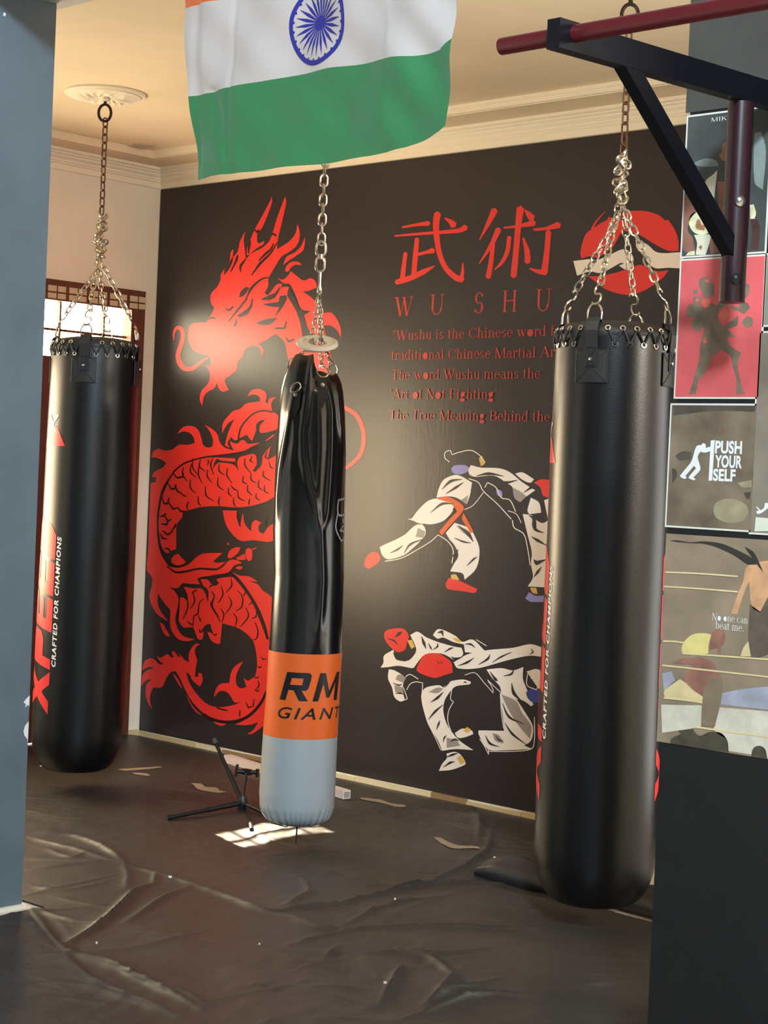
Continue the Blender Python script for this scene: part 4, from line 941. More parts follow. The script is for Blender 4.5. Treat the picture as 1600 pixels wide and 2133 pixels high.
# dragon top loop, spine flame and body
red.poly('B', [(780, 440), (788, 350), (830, 290), (880, 240), (940, 220), (1000, 172), (1120, 155), (1112, 112), (1060, 92), (1005, 110), (1040, 60), (1100, 44), (1160, 66), (1175, 112), (1165, 160), (1190, 176), (1200, 130), (1260, 115), (1222, 160), (1226, 232), (1290, 290), (1325, 360), (1250, 410), (1185, 432), (1120, 440), (1085, 500), (1040, 500), (1000, 450), (930, 484), (895, 500), (862, 470), (830, 520), (848, 565), (806, 545), (832, 440), (880, 330), (902, 306), (838, 345), (800, 400)])
red.poly('B', [(850, 508), (910, 530), (955, 498), (985, 505), (1010, 532), (1122, 520), (1000, 572), (900, 590), (868, 560)])
red.poly('B', [(1165, 500), (1245, 442), (1240, 462), (1182, 500)])
red.poly('B', [(150, 655), (170, 600), (215, 575), (262, 590), (310, 588), (350, 575), (400, 540), (480, 540), (540, 522), (520, 462), (480, 428), (432, 422), (385, 442), (412, 400), (460, 374), (530, 378), (575, 420), (598, 490), (612, 540), (650, 565), (692, 556), (700, 500), (672, 420), (622, 360), (692, 400), (737, 445), (760, 515), (805, 565), (895, 590), (960, 585), (1040, 560), (960, 598), (800, 622), (640, 642), (520, 672), (430, 712), (340, 790), (270, 890), (235, 970), (215, 1080), (205, 1200), (212, 1380), (240, 1500), (292, 1600), (345, 1672), (420, 1682), (560, 1650), (720, 1645), (800, 1600), (860, 1562), (925, 1570), (958, 1592), (890, 1612), (832, 1675), (700, 1697), (560, 1732), (585, 1780), (500, 1775), (430, 1772), (390, 1810), (340, 1815), (390, 1890), (390, 1960), (370, 2050), (365, 2110), (395, 2190), (430, 2235), (495, 2260), (540, 2268), (470, 2285), (390, 2265), (330, 2185), (318, 2100), (318, 2010), (270, 1950), (210, 1860), (208, 1930), (230, 2010), (300, 2108), (210, 2050), (152, 1960), (135, 1880), (155, 1800), (158, 1720), (112, 1650), (122, 1500), (130, 1300), (138, 1050), (145, 880), (190, 872), (196, 828), (155, 824), (185, 780), (262, 735), (282, 700), (235, 668), (180, 652)])
red.poly('C', [(265, 785), (300, 800), (330, 850), (372, 922), (345, 930), (300, 880)])
red.poly('B', [(345, 800), (430, 718), (520, 684), (640, 655), (740, 652), (885, 660), (960, 642), (1060, 620), (1085, 650), (1090, 720), (1140, 640), (1212, 550), (1185, 670), (1250, 640), (1400, 520), (1460, 330), (1440, 100), (1400, -280), (1700, -280), (1740, 100), (1740, 500), (1600, 850), (1400, 960), (1250, 1000), (1180, 1040), (1050, 1080), (900, 1096), (760, 1085), (600, 1092), (430, 1135), (425, 1185), (375, 1260), (372, 1460), (330, 1480), (300, 1506), (262, 1482), (232, 1400), (216, 1250), (226, 1120), (250, 1000), (292, 900)], n=3)
red.poly('B', [(785, 1122), (912, 1125), (915, 1190), (940, 1262), (965, 1140), (982, 1240), (1040, 1312), (1045, 1240), (1080, 1206), (1135, 1236), (1105, 1260), (1112, 1312), (1150, 1330), (1190, 1272), (1240, 1242), (1400, 1230), (1400, 1380), (1250, 1392), (1180, 1402), (1060, 1388), (945, 1392), (860, 1320), (810, 1232)])
red.poly('C', [(355, 200), (460, 214), (560, 180), (640, 110), (720, 66), (920, 58), (862, 110), (820, 150), (870, 162), (952, 152), (900, 192), (850, 218), (680, 212), (560, 236), (460, 250), (390, 235)])
for q in ([(385, 140), (410, 90), (455, 65), (545, 160), (500, 190), (420, 180)], [(975, 80), (1000, 30), (1060, 0), (1108, 2), (1080, 60), (1010, 112), (976, 110)], [(1060, 112), (1150, 66), (1160, 130), (1080, 130)], [(1160, 30), (1190, 5), (1225, 30), (1225, 122), (1190, 146), (1162, 100)], [(1222, 14), (1280, -2), (1242, 26)], [(1050, 215), (1090, 196), (1135, 206), (1100, 232)], [(975, -50), (990, -36), (982, -20), (968, -36)]):
    red.poly('C', q)
# lower body with claws
red.poly('C', [(480, 525), (515, 525), (552, 560), (556, 500), (515, 410), (640, 430), (722, 405), (690, 335), (760, 335), (808, 388), (850, 400), (882, 372), (855, 335), (900, 320), (1040, 312), (1110, 370), (1180, 470), (1250, 570), (1310, 690), (1360, 830), (1400, 960), (1480, 1100), (1490, 1300), (1440, 1500), (1380, 1600), (1300, 1660), (1200, 1740), (1060, 1800), (950, 1806), (800, 1770), (690, 1700), (590, 1590), (530, 1480), (470, 1350), (432, 1290), (385, 1300), (340, 1350), (292, 1455), (212, 1460), (186, 1480), (162, 1580), (184, 1692), (150, 1630), (120, 1540), (128, 1430), (190, 1368), (122, 1390), (75, 1445), (86, 1330), (140, 1280), (205, 1258), (150, 1245), (78, 1285), (100, 1200), (142, 1163), (200, 1160), (262, 1218), (306, 1214), (262, 1182), (228, 1118), (272, 1152), (350, 1110), (412, 1140), (386, 1085), (432, 1090), (492, 1150), (478, 1108), (522, 1170), (572, 1200), (566, 1130), (590, 1060), (642, 1004), (684, 1010), (642, 1040), (632, 1100), (656, 1180), (642, 1240), (632, 1350), (665, 1352), (672, 1308), (702, 1322), (712, 1390), (682, 1450), (602, 1382), (582, 1330), (542, 1300), (562, 1380), (622, 1490), (740, 1620), (870, 1666), (1040, 1640), (1150, 1582), (1220, 1470), (1256, 1360), (1280, 1230), (1270, 1100), (1240, 980), (1160, 892), (1060, 832), (915, 792), (908, 880), (893, 1005), (850, 1002), (795, 960), (760, 878), (830, 900), (805, 850), (795, 797), (750, 806), (715, 850), (722, 915), (705, 962), (665, 955), (640, 900), (610, 836), (520, 836), (480, 795), (460, 740), (466, 650)], n=3)
red.poly('C', [(1010, 255), (1100, 295), (1200, 305), (1286, 356), (1190, 357), (1280, 382), (1340, 450), (1400, 492), (1460, 560), (1480, 800), (1405, 955), (1362, 790), (1290, 620), (1180, 440), (1080, 310)])
red.poly('C', [(830, 1560), (850, 1480), (900, 1422), (990, 1412), (1010, 1300), (1060, 1230), (1135, 1190), (1092, 1260), (1060, 1350), (1066, 1430), (1110, 1470), (1168, 1456), (1140, 1358), (1182, 1390), (1252, 1350), (1240, 1440), (1190, 1540), (1130, 1600), (1050, 1616), (1010, 1560), (960, 1505), (890, 1500)])
for q in ([(803, 1788), (870, 1820), (962, 1842), (900, 1860), (840, 1832)], [(1048, 1846), (1150, 1800), (1260, 1712), (1340, 1620), (1420, 1600), (1400, 1780), (1350, 1850), (1290, 1902), (1230, 1940), (1178, 1946), (1242, 1900), (1290, 1822), (1182, 1852)], [(398, 1318), (432, 1340), (470, 1400), (504, 1476), (470, 1440), (430, 1370)], [(538, 1528), (600, 1640), (640, 1690), (708, 1752), (640, 1712), (572, 1610)]):
    red.poly('C', q)
red.stroke('P', [(700, 842), (722, 851), (745, 868), (758, 905), (752, 945), (728, 970), (700, 985)], [5, 8, 9, 9, 9, 7, 4], .0008)
ln = Print(Y); bk = Print(Y)
bk.poly('A', [(710, 782), (720, 742), (758, 708), (785, 716), (762, 745), (742, 770)], .0014).poly('A', [(1050, 690), (1075, 730), (1110, 790), (1140, 860), (1190, 885), (1172, 905), (1190, 985), (1150, 930), (1105, 850), (1052, 768), (1065, 708)], .0014)
bk.poly('A', [(955, 578), (1012, 600), (975, 640), (1020, 680), (978, 690), (940, 730), (900, 770), (925, 700), (915, 660)], .0014).poly('A', [(872, 830), (950, 818), (1042, 808), (1010, 862), (962, 920), (995, 850), (930, 846)], .0014).poly('A', [(830, 962), (900, 935), (985, 925), (930, 972), (860, 975)], .0014).poly('A', [(700, 915), (760, 880), (800, 850), (770, 900), (720, 920)], .0014).poly('A', [(860, 795), (925, 765), (985, 740), (960, 785), (905, 800)], .0014).poly('A', [(1000, 770), (1045, 765), (1045, 800), (985, 830)], .0014)
bk.poly('B', [(1080, 420), (1085, 360), (1122, 324), (1168, 318), (1122, 362), (1112, 410), (1132, 436), (1245, 412), (1232, 452), (1080, 525), (1050, 500)], .0014).poly('B', [(700, 760), (712, 700), (735, 660), (780, 680), (900, 690), (895, 660), (935, 650), (915, 700), (930, 780), (890, 720), (800, 700), (735, 705)], .0014).poly('B', [(1090, 650), (1140, 640), (1130, 720), (1075, 780), (1055, 770), (1095, 700)], .0014)
bk.poly('C', [(470, 450), (515, 425), (520, 480), (548, 520), (560, 570), (515, 525), (470, 490)], .0014).poly('C', [(690, 390), (722, 405), (760, 430), (775, 480), (768, 580), (740, 480), (700, 430), (640, 425), (520, 400), (500, 430), (475, 440), (490, 395), (520, 372), (650, 395)], .0014)
def lines(c_, w, *L):
    for l in L: ln.stroke(c_, l, [x * 1.3 for x in w] if isinstance(w, list) else w)
lines('A', [5, 11, 9], [(635, 950), (700, 870), (765, 790)], [(612, 860), (640, 872), (668, 845)], [(685, 935), (690, 960), (675, 985)], [(1045, 950), (1032, 1000), (965, 1000)], [(1040, 1060), (1062, 1096), (1098, 1078)], [(495, 935), (520, 925), (540, 932)], [(820, 300), (835, 318), (850, 305)], [(940, 340), (955, 332), (972, 345)])
lines('A', [6, 14, 10, 5], [(760, 790), (800, 712), (870, 652), (925, 640)], [(800, 622), (860, 540), (930, 472), (978, 395)], [(805, 790), (790, 850), (740, 890), (700, 910)], [(757, 510), (720, 560), (722, 600)], [(664, 500), (650, 540), (630, 590)], [(700, 480), (690, 520), (650, 600)], [(850, 520), (900, 470), (935, 440), (955, 400)], [(790, 380), (780, 430), (775, 470)], [(1000, 710), (960, 770), (920, 800)])
lines('B', 14, [(925, 482), (952, 380), (1040, 278), (1130, 238), (1235, 248)], [(348, 790), (280, 890), (242, 980), (220, 1090), (208, 1210), (216, 1390), (245, 1505), (300, 1590), (370, 1620), (440, 1605), (490, 1560)], [(345, 785), (430, 714), (520, 678), (640, 648), (800, 630), (960, 604), (1100, 560)], [(780, 1112), (910, 1112)], [(920, 1130), (918, 1180), (942, 1262)])
lines('C', [14, 20, 22, 20, 14], [(1000, 262), (1130, 405), (1245, 575), (1330, 780), (1388, 955)], [(670, 330), (720, 318), (850, 306), (990, 272), (1045, 200)])
lines('C', [10, 12, 12, 8], [(340, 200), (420, 250), (500, 262), (680, 225), (860, 232), (950, 170)], [(470, 560), (462, 680), (455, 760)], [(860, 1670), (920, 1690), (975, 1698)])
lines('C', [22, 24, 24, 20], [(730, 1740), (800, 1790), (950, 1820), (1100, 1800), (1220, 1735), (1320, 1620), (1380, 1500)])
for q in ([(700, 660), (680, 720), (708, 805)], [(520, 660), (520, 740), (560, 800)], [(585, 690), (570, 800), (605, 880)], [(655, 760), (650, 820), (690, 875)], [(755, 710), (755, 770), (805, 810)], [(830, 745), (825, 810), (870, 880)], [(985, 660), (985, 720), (1035, 790)], [(1050, 640), (1030, 680), (1060, 700)], [(500, 850), (500, 920), (545, 970)], [(635, 905), (640, 990), (705, 1040)], [(745, 830), (745, 900), (795, 945)], [(860, 900), (885, 930), (925, 950)], [(970, 815), (965, 870), (1005, 890)], [(1040, 790), (1040, 850), (1085, 880)], [(1010, 900), (1010, 950), (1050, 990)], [(1110, 850), (1105, 910), (1140, 945)], [(1160, 900), (1160, 950), (1200, 975)], [(570, 1000), (570, 1050), (590, 1085)], [(760, 1000), (750, 1050), (760, 1080)], [(840, 920), (840, 970), (870, 1000)], [(885, 1010), (885, 1060), (905, 1095)], [(920, 950), (930, 1010), (985, 1040)], [(1085, 970), (1085, 1010), (1120, 1035)], [(1030, 1020), (1020, 1050), (1020, 1075)], [(485, 1045), (470, 1080), (475, 1120)], [(440, 740), (430, 800), (475, 870)], [(510, 710), (500, 780), (550, 830)], [(590, 670), (580, 730), (630, 775)], [(1150, 770), (1150, 820), (1215, 860)], [(1200, 690), (1215, 740), (1240, 750)], [(400, 960), (440, 990), (470, 1000)], [(1170, 1270), (1165, 1230), (1190, 1180)], [(655, 670), (660, 700), (650, 720)], [(1180, 600), (1165, 650), (1200, 670)]):
    ln.stroke('B', q, [7, 13, 6])
for q in ([(350, 790), (380, 830), (430, 825), (440, 790)], [(300, 880), (330, 930), (360, 930), (372, 890)], [(365, 900), (385, 950), (420, 970)], [(250, 1010), (265, 1065), (300, 1060), (310, 1010)], [(305, 1050), (345, 1110), (390, 1100)], [(390, 1095), (415, 1130), (460, 1130)], [(225, 1180), (260, 1170), (285, 1150)], [(270, 1170), (300, 1220), (330, 1200)], [(240, 1240), (290, 1250), (300, 1210)], [(250, 1300), (300, 1340), (340, 1310)], [(330, 1310), (360, 1270), (370, 1240)], [(235, 1330), (255, 1370), (290, 1375)], [(270, 1460), (305, 1465), (320, 1490)]):
    ln.stroke('B', q, [8, 18, 10])
for q in ([(1010, 320), (1015, 400), (960, 465)], [(905, 400), (925, 490), (875, 580)], [(1080, 450), (1130, 520), (1120, 620), (1060, 665)], [(985, 510), (1015, 590), (955, 690)], [(1160, 460), (1145, 500), (1140, 500)], [(800, 460), (835, 500), (815, 610), (890, 730)], [(1195, 600), (1230, 570), (1240, 565)], [(1165, 630), (1190, 720), (1110, 825)], [(905, 640), (935, 700), (915, 780)], [(1035, 685), (1070, 750), (1050, 830)], [(1275, 660), (1270, 720), (1225, 742)], [(1260, 780), (1290, 870), (1275, 950), (1230, 965)], [(545, 500), (560, 620), (510, 750)], [(610, 460), (630, 560), (585, 640)], [(725, 535), (680, 580), (665, 690), (625, 715), (612, 830)], [(600, 480), (640, 450), (660, 452)], [(670, 710), (695, 770), (698, 770)], [(555, 770), (590, 800), (610, 800)], [(805, 560), (800, 600), (900, 780)], [(820, 905), (850, 915), (860, 900)], [(690, 850), (680, 880), (700, 885), (715, 850)], [(780, 425), (800, 400), (830, 395)], [(380, 420), (430, 450), (462, 500)], [(355, 1100), (390, 1140), (410, 1140)], [(430, 1090), (460, 1130), (475, 1140)], [(230, 1170), (260, 1200), (300, 1210)], [(1325, 1140), (1345, 1165), (1380, 1160)], [(1285, 1240), (1310, 1255), (1330, 1235)], [(1255, 1480), (1280, 1500), (1310, 1480)], [(1290, 1390), (1300, 1440), (1270, 1480)], [(1250, 1580), (1240, 1640), (1250, 1640)], [(1165, 1610), (1190, 1670), (1250, 1650)], [(1105, 1690), (1100, 1730), (1100, 1765)], [(1255, 1365), (1290, 1355), (1300, 1360)]):
    ln.stroke('C', q, [7, 15, 7])
merge_prints('dragon_picture', [(red, M_RED), (ln, M_REDD), (bk, M_MURAL)], mur, None, 'red dragon with scales and claws')
# the two big characters, drawn stroke by stroke
kj = Print(Y)
for pts, w_ in (([(143, 178), (210, 166), (275, 158)], [10, 14, 24]), ([(104, 222), (230, 211), (340, 203), (430, 194), (462, 178)], [9, 13, 17, 22, 30]), ([(320, 108), (312, 160), (317, 240), (332, 320), (362, 385), (412, 432), (445, 440)], [34, 32, 28, 26, 26, 30, 34]), ([(436, 446), (446, 405), (447, 358)], [26, 16, 6]), ([(358, 132), (385, 150), (402, 168)], [8, 24, 36]),
                ([(216, 236), (208, 320), (200, 415)], [22, 26, 26]), ([(210, 318), (260, 305), (298, 295)], [16, 16, 28]), ([(158, 308), (150, 370), (142, 440)], [20, 22, 26]), ([(112, 456), (180, 435), (250, 402), (304, 374)], [26, 28, 26, 6]),
                ([(608, 92), (575, 160), (532, 242)], [34, 22, 5]), ([(628, 188), (590, 270), (530, 362)], [30, 22, 5]), ([(600, 262), (590, 350), (576, 430)], [20, 24, 28]),
                ([(655, 181), (730, 172), (806, 156)], [8, 14, 32]), ([(738, 82), (727, 170), (716, 300), (704, 425)], [38, 30, 30, 32]), ([(760, 92), (778, 110), (796, 132)], [8, 26, 36]), ([(682, 228), (672, 300), (645, 355), (608, 392)], [22, 22, 18, 5]), ([(752, 232), (772, 300), (774, 355)], [10, 28, 30]),
                ([(806, 190), (870, 184), (932, 166)], [12, 16, 34]), ([(880, 200), (872, 300), (860, 400)], [28, 28, 34]), ([(866, 404), (830, 402), (784, 386)], [34, 22, 5])):
    kj.stroke('D', pts, w_, .0008)
kj.build('brush_characters', M_RED, mur)
# spaced capitals and the paragraph
tx = Print(Y); W_ = lambda x, y: hit(x, y, 1, Y)
for ch, xa, xb, yb, yt in (('W', 100, 196, 628, 532), ('U', 275, 356, 620, 519), ('S', 497, 556, 612, 510), ('H', 640, 724, 607, 499), ('U', 808, 898, 602, 492)):
    (x0_, y0_), (x1_, y1_) = px('D', [(xa, yb), (xb, yb)]); p, q = W_(x0_, y0_), W_(x1_, y1_); t_ = W_(*px('D', [(xa, yt)])[0])
    serif(tx, ch, p.x, p.z, q.x, (t_.z - p.z) , .0008)
for txt, up, (xa, ya), xb, hgt in (('"Wushu is the Chinese word for', 26, (88, 748), 868, 48), ('traditional Chinese Martial Arts', 27, (84, 847), 818, 48), ('The word Wushu means the', None, (85, 946), 842, 48), ("'Art of Not Fighting'", None, (78, 1043), 622, 48), ('The True Meaning Behind the', None, (74, 1147), 892, 48)):
    x0_, y0_ = px('D', [(xa, ya)])[0]; x1_, _ = px('D', [(xb, ya)])[0]; p = W_(x0_, y0_); q = W_(x1_, y0_ - 6); z1 = W_(x0_, y0_ - hgt / 2.4242).z
    serif(tx, txt, p.x, p.z, q.x, z1 - p.z, .0008, up)
tx.build('red_lettering', mat('printed red lettering', (200, 62, 54), .33, spec=.42), mur)
# round emblem with two arms
e1 = Print(Y)
e1.poly('Z', [(490, 600), (512, 500), (545, 430), (600, 395), (660, 350), (720, 320), (728, 296), (790, 300), (860, 255), (950, 242), (1060, 248), (1160, 280), (1215, 325), (1240, 322), (1300, 410), (1328, 500), (1330, 585), (1240, 583), (1130, 530), (1000, 450), (930, 430), (850, 420), (800, 500), (760, 560), (640, 640), (575, 630), (500, 650)])
e1.stroke('Z', [(590, 405), (622, 340), (702, 248)], [26, 14, 4], .0008)
e1.poly('Z', [(556, 802), (650, 800), (800, 770), (940, 722), (1010, 705), (1090, 745), (1160, 760), (1245, 750), (1200, 810), (1110, 880), (1000, 940), (900, 962), (780, 940), (680, 900), (620, 850)])
e2 = Print(Y)
e2.poly('Z', [(430, 672), (570, 655), (580, 682), (660, 655), (760, 610), (850, 572), (910, 590), (945, 650), (930, 720), (880, 745), (820, 712), (865, 690), (830, 690), (750, 735), (660, 775), (570, 762), (462, 797)], .0012)
e2.poly('Z', [(960, 490), (1060, 530), (1130, 590), (1200, 605), (1290, 600), (1370, 596), (1370, 737), (1240, 730), (1140, 735), (1080, 700), (1020, 620), (980, 560)], .0012)
e2.poly('Z', [(735, 345), (770, 335), (810, 365), (800, 405), (760, 395)], .0012)
merge_prints('round_emblem', [(e1, M_RED), (e2, M_CREAMP)], mur, None, 'red round emblem crossed by pale arms')
# the two pairs of fighters
w_ = Print(Y)
for q in ([(770, 345), (830, 345), (928, 400), (912, 500), (885, 575), (840, 540), (790, 516), (720, 510), (646, 522), (664, 450), (700, 382)], [(900, 300), (920, 262), (1000, 282), (1140, 287), (1230, 320), (1330, 400), (1430, 462), (1362, 510), (1310, 557), (1265, 522), (1250, 440), (1200, 402), (1100, 346), (960, 356), (910, 338)], [(415, 688), (450, 685), (500, 620), (590, 540), (700, 530), (780, 585), (778, 620), (740, 670), (690, 710), (600, 732), (500, 716)], [(490, 735), (540, 740), (562, 790), (542, 840), (460, 920), (380, 980), (268, 1010), (218, 980), (195, 915), (222, 898), (330, 850), (400, 810), (442, 770)], [(720, 800), (790, 720), (900, 760), (952, 830), (988, 940), (962, 1080), (870, 1172), (850, 1120), (755, 1105), (782, 1050), (820, 980), (790, 900), (750, 852)],
          [(1395, 520), (1460, 560), (1478, 640), (1382, 652), (1368, 620)], [(1330, 650), (1400, 660), (1440, 700), (1500, 720), (1600, 640), (1700, 700), (1650, 900), (1560, 1100), (1510, 1232), (1370, 1225), (1412, 1150), (1396, 1050), (1402, 950), (1370, 820)], [(1500, 540), (1600, 520), (1700, 600), (1640, 690), (1530, 690)], [(1270, 330), (1330, 320), (1420, 375), (1390, 402), (1330, 380)]):
    w_.poly('E', q)
for q in ([(140, 465), (165, 420), (170, 360), (250, 310), (270, 350), (320, 395), (380, 405), (430, 360), (452, 300), (400, 180), (460, 150), (512, 180), (540, 200), (640, 240), (780, 280), (850, 292), (862, 350), (800, 402), (720, 360), (650, 340), (530, 350), (450, 440), (420, 470), (300, 450), (200, 462)], [(212, 480), (260, 490), (330, 530), (362, 560), (340, 600), (336, 670), (352, 752), (310, 762), (260, 722), (240, 640), (205, 560)], [(500, 690), (540, 640), (650, 620), (690, 640), (740, 590), (860, 570), (932, 590), (920, 612), (800, 630), (740, 690), (700, 760), (690, 850), (720, 960), (780, 1050), (850, 1120), (955, 1190), (800, 1180), (680, 1196), (640, 1100), (560, 970), (520, 850), (500, 760)], [(650, 1372), (680, 1310), (720, 1260), (718, 1220), (790, 1205), (842, 1230), (885, 1300), (872, 1322), (760, 1362)],
          [(598, 180), (640, 130), (700, 140), (800, 190), (860, 240), (950, 220), (1055, 320), (1000, 340), (880, 330), (870, 262), (780, 242), (690, 202), (640, 212)], [(780, 420), (900, 350), (1080, 312), (1300, 292), (1450, 260), (1560, 290), (1560, 372), (1440, 362), (1250, 402), (1000, 470), (820, 472)], [(1068, 482), (1200, 470), (1300, 490), (1392, 460), (1388, 560), (1420, 650), (1480, 790), (1460, 805), (1400, 760), (1330, 740), (1402, 850), (1475, 980), (1462, 1100), (1400, 1150), (1475, 1180), (1200, 1192), (1080, 1180), (1000, 1052), (1000, 1016), (1222, 1020), (1212, 900), (1192, 750), (1190, 640), (1120, 560)], [(790, 1040), (860, 1000), (942, 1020), (952, 1050), (880, 1076), (820, 1082)], [(1420, 500), (1520, 480), (1620, 560), (1640, 700), (1560, 690)]):
    w_.poly('F', q)
w_.stroke('E', [(750, 238), (715, 205), (718, 160), (760, 145), (770, 180), (830, 160), (920, 145), (990, 185), (1032, 240)], 7).stroke('E', [(905, 370), (980, 400), (1020, 470), (1130, 570), (1240, 690)], 7).stroke('E', [(1030, 440), (1052, 400), (1120, 440), (1160, 520), (1230, 540), (1275, 630)], 7).stroke('E', [(1215, 625), (1280, 650), (1320, 720)], 6).stroke('E', [(1250, 700), (1265, 760), (1340, 810), (1370, 920), (1390, 1055)], 8).stroke('E', [(870, 615), (940, 580), (1020, 480)], 6).stroke('E', [(240, 1025), (370, 1000), (500, 930), (600, 870), (660, 815), (740, 870), (780, 940), (770, 1040)], 7).stroke('E', [(460, 680), (480, 710), (540, 730)], 5)
w_.stroke('F', [(360, 545), (400, 525), (470, 565)], 7).stroke('F', [(370, 660), (400, 610), (450, 590), (510, 600), (505, 690)], 7).stroke('F', [(350, 750), (375, 740), (360, 690), (340, 640)], 7).stroke('F', [(770, 630), (755, 740), (780, 765), (740, 840), (730, 930), (760, 1030)], 7).stroke('F', [(880, 530), (970, 512), (1050, 600), (1130, 690), (1120, 640), (1075, 570), (1190, 680)], 6).stroke('F', [(1190, 690), (1200, 860), (1220, 1000)], 6).stroke('F', [(1010, 1090), (1050, 1150), (1090, 1230), (1085, 1180)], 7).stroke('F', [(1090, 1200), (1300, 1200), (1460, 1180), (1490, 1100), (1490, 900)], 7).stroke('F', [(560, 960), (620, 1080), (670, 1190)], 6).stroke('F', [(1460, 560), (1540, 490), (1500, 600)], 8).stroke('F', [(1430, 520), (1425, 620), (1510, 660), (1530, 600)], 8).stroke('F', [(980, 220), (1070, 275)], 7)
rd = Print(Y)
rd.poly('E', [(75, 1062), (85, 1000), (130, 955), (180, 960), (200, 1000), (180, 1040), (110, 1088)]).poly('E', [(720, 1210), (740, 1160), (790, 1160), (850, 1190), (970, 1245), (950, 1276), (850, 1262), (740, 1246)]).poly('E', [(1420, 402), (1480, 375), (1560, 385), (1660, 420), (1640, 540), (1540, 522), (1490, 502), (1470, 440)])
rd.poly('F', [(170, 190), (190, 140), (280, 120), (350, 130), (387, 190), (370, 250), (352, 310), (290, 330), (230, 290), (190, 240)]).poly('F', [(455, 480), (480, 420), (530, 350), (640, 340), (700, 370), (760, 420), (772, 510), (700, 532), (620, 556), (540, 536), (480, 510)])
og = Print(Y)
og.poly('E', [(650, 530), (720, 510), (800, 540), (862, 590), (850, 640), (760, 740), (690, 822), (668, 790), (760, 680), (812, 630), (770, 570), (700, 545)], .0014).poly('E', [(862, 640), (942, 790), (920, 802), (850, 690)], .0014)
lv = Print(Y); lv.poly('E', [(762, 292), (790, 265), (870, 262), (907, 282), (890, 316), (830, 336), (780, 326)], .0014).poly('E', [(1350, 1320), (1380, 1270), (1440, 1300), (1560, 1290), (1560, 1345), (1400, 1348)]).poly('E', [(1120, 450), (1165, 470), (1170, 515), (1130, 500)], .0014)
bl = Print(Y); bl.poly('F', [(1415, 682), (1470, 650), (1560, 690), (1560, 765), (1480, 772), (1430, 732)], .0014)
yl = Print(Y); yl.poly('E', [(985, 210), (1008, 188), (1032, 252), (1000, 272)], .0014).poly('F', [(375, 230), (412, 220), (442, 282), (410, 302)], .0014).poly('F', [(865, 1016), (900, 985), (936, 1010), (900, 1036)], .0018).poly('F', [(808, 1260), (842, 1232), (882, 1300), (840, 1312)], .0018).poly('F', [(770, 200), (830, 215), (850, 245), (800, 235)], .0018).poly('E', [(760, 1135), (800, 1130), (830, 1175), (770, 1165)], .0018).poly('E', [(1390, 1235), (1440, 1235), (1450, 1285), (1410, 1275)], .0018)
gy = Print(Y)
for q in ([(1250, 440), (1310, 470), (1362, 510), (1310, 557), (1265, 522)], [(500, 760), (560, 790), (542, 840), (480, 830)], [(800, 740), (900, 780), (930, 840), (860, 800)], [(840, 540), (900, 500), (885, 575)]): gy.poly('E', q, .0012)
for q in ([(330, 530), (362, 560), (340, 600), (270, 570), (290, 530)], [(260, 620), (336, 640), (335, 690), (270, 680)], [(640, 640), (690, 650), (640, 690), (560, 680)], [(720, 1080), (800, 1100), (840, 1150), (720, 1170)], [(1200, 700), (1330, 760), (1380, 860), (1462, 980), (1450, 1090), (1340, 960), (1260, 830)], [(1120, 1040), (1180, 1060), (1220, 1130), (1150, 1110)]): gy.poly('F', q, .0012)
fo = Print(Y)
for q, w1 in (([(690, 455), (760, 390), (850, 375)], 16), ([(720, 490), (800, 440), (860, 400)], 14), ([(600, 640), (690, 570), (780, 570)], 14), ([(780, 600), (780, 640), (730, 690)], 12), ([(960, 350), (1060, 330), (1180, 350)], 16), ([(1080, 380), (1200, 400), (1290, 380)], 14), ([(820, 740), (900, 810), (940, 870)], 20), ([(790, 840), (860, 870), (920, 880)], 10), ([(890, 1060), (940, 1010), (970, 990)], 10), ([(760, 1000), (800, 960), (820, 930)], 14), ([(390, 960), (440, 890), (540, 850)], 12), ([(280, 960), (340, 930), (380, 900)], 10), ([(1380, 660), (1420, 690), (1430, 770), (1500, 800)], 24), ([(1400, 830), (1450, 860), (1520, 900)], 16), ([(1420, 1010), (1440, 1040), (1520, 1010)], 24), ([(1420, 1150), (1450, 1110), (1480, 1070)], 14), ([(1340, 480), (1400, 440), (1440, 430)], 14)): fo.stroke('E', q, [4, w1 * 1.5, 4], .0018)
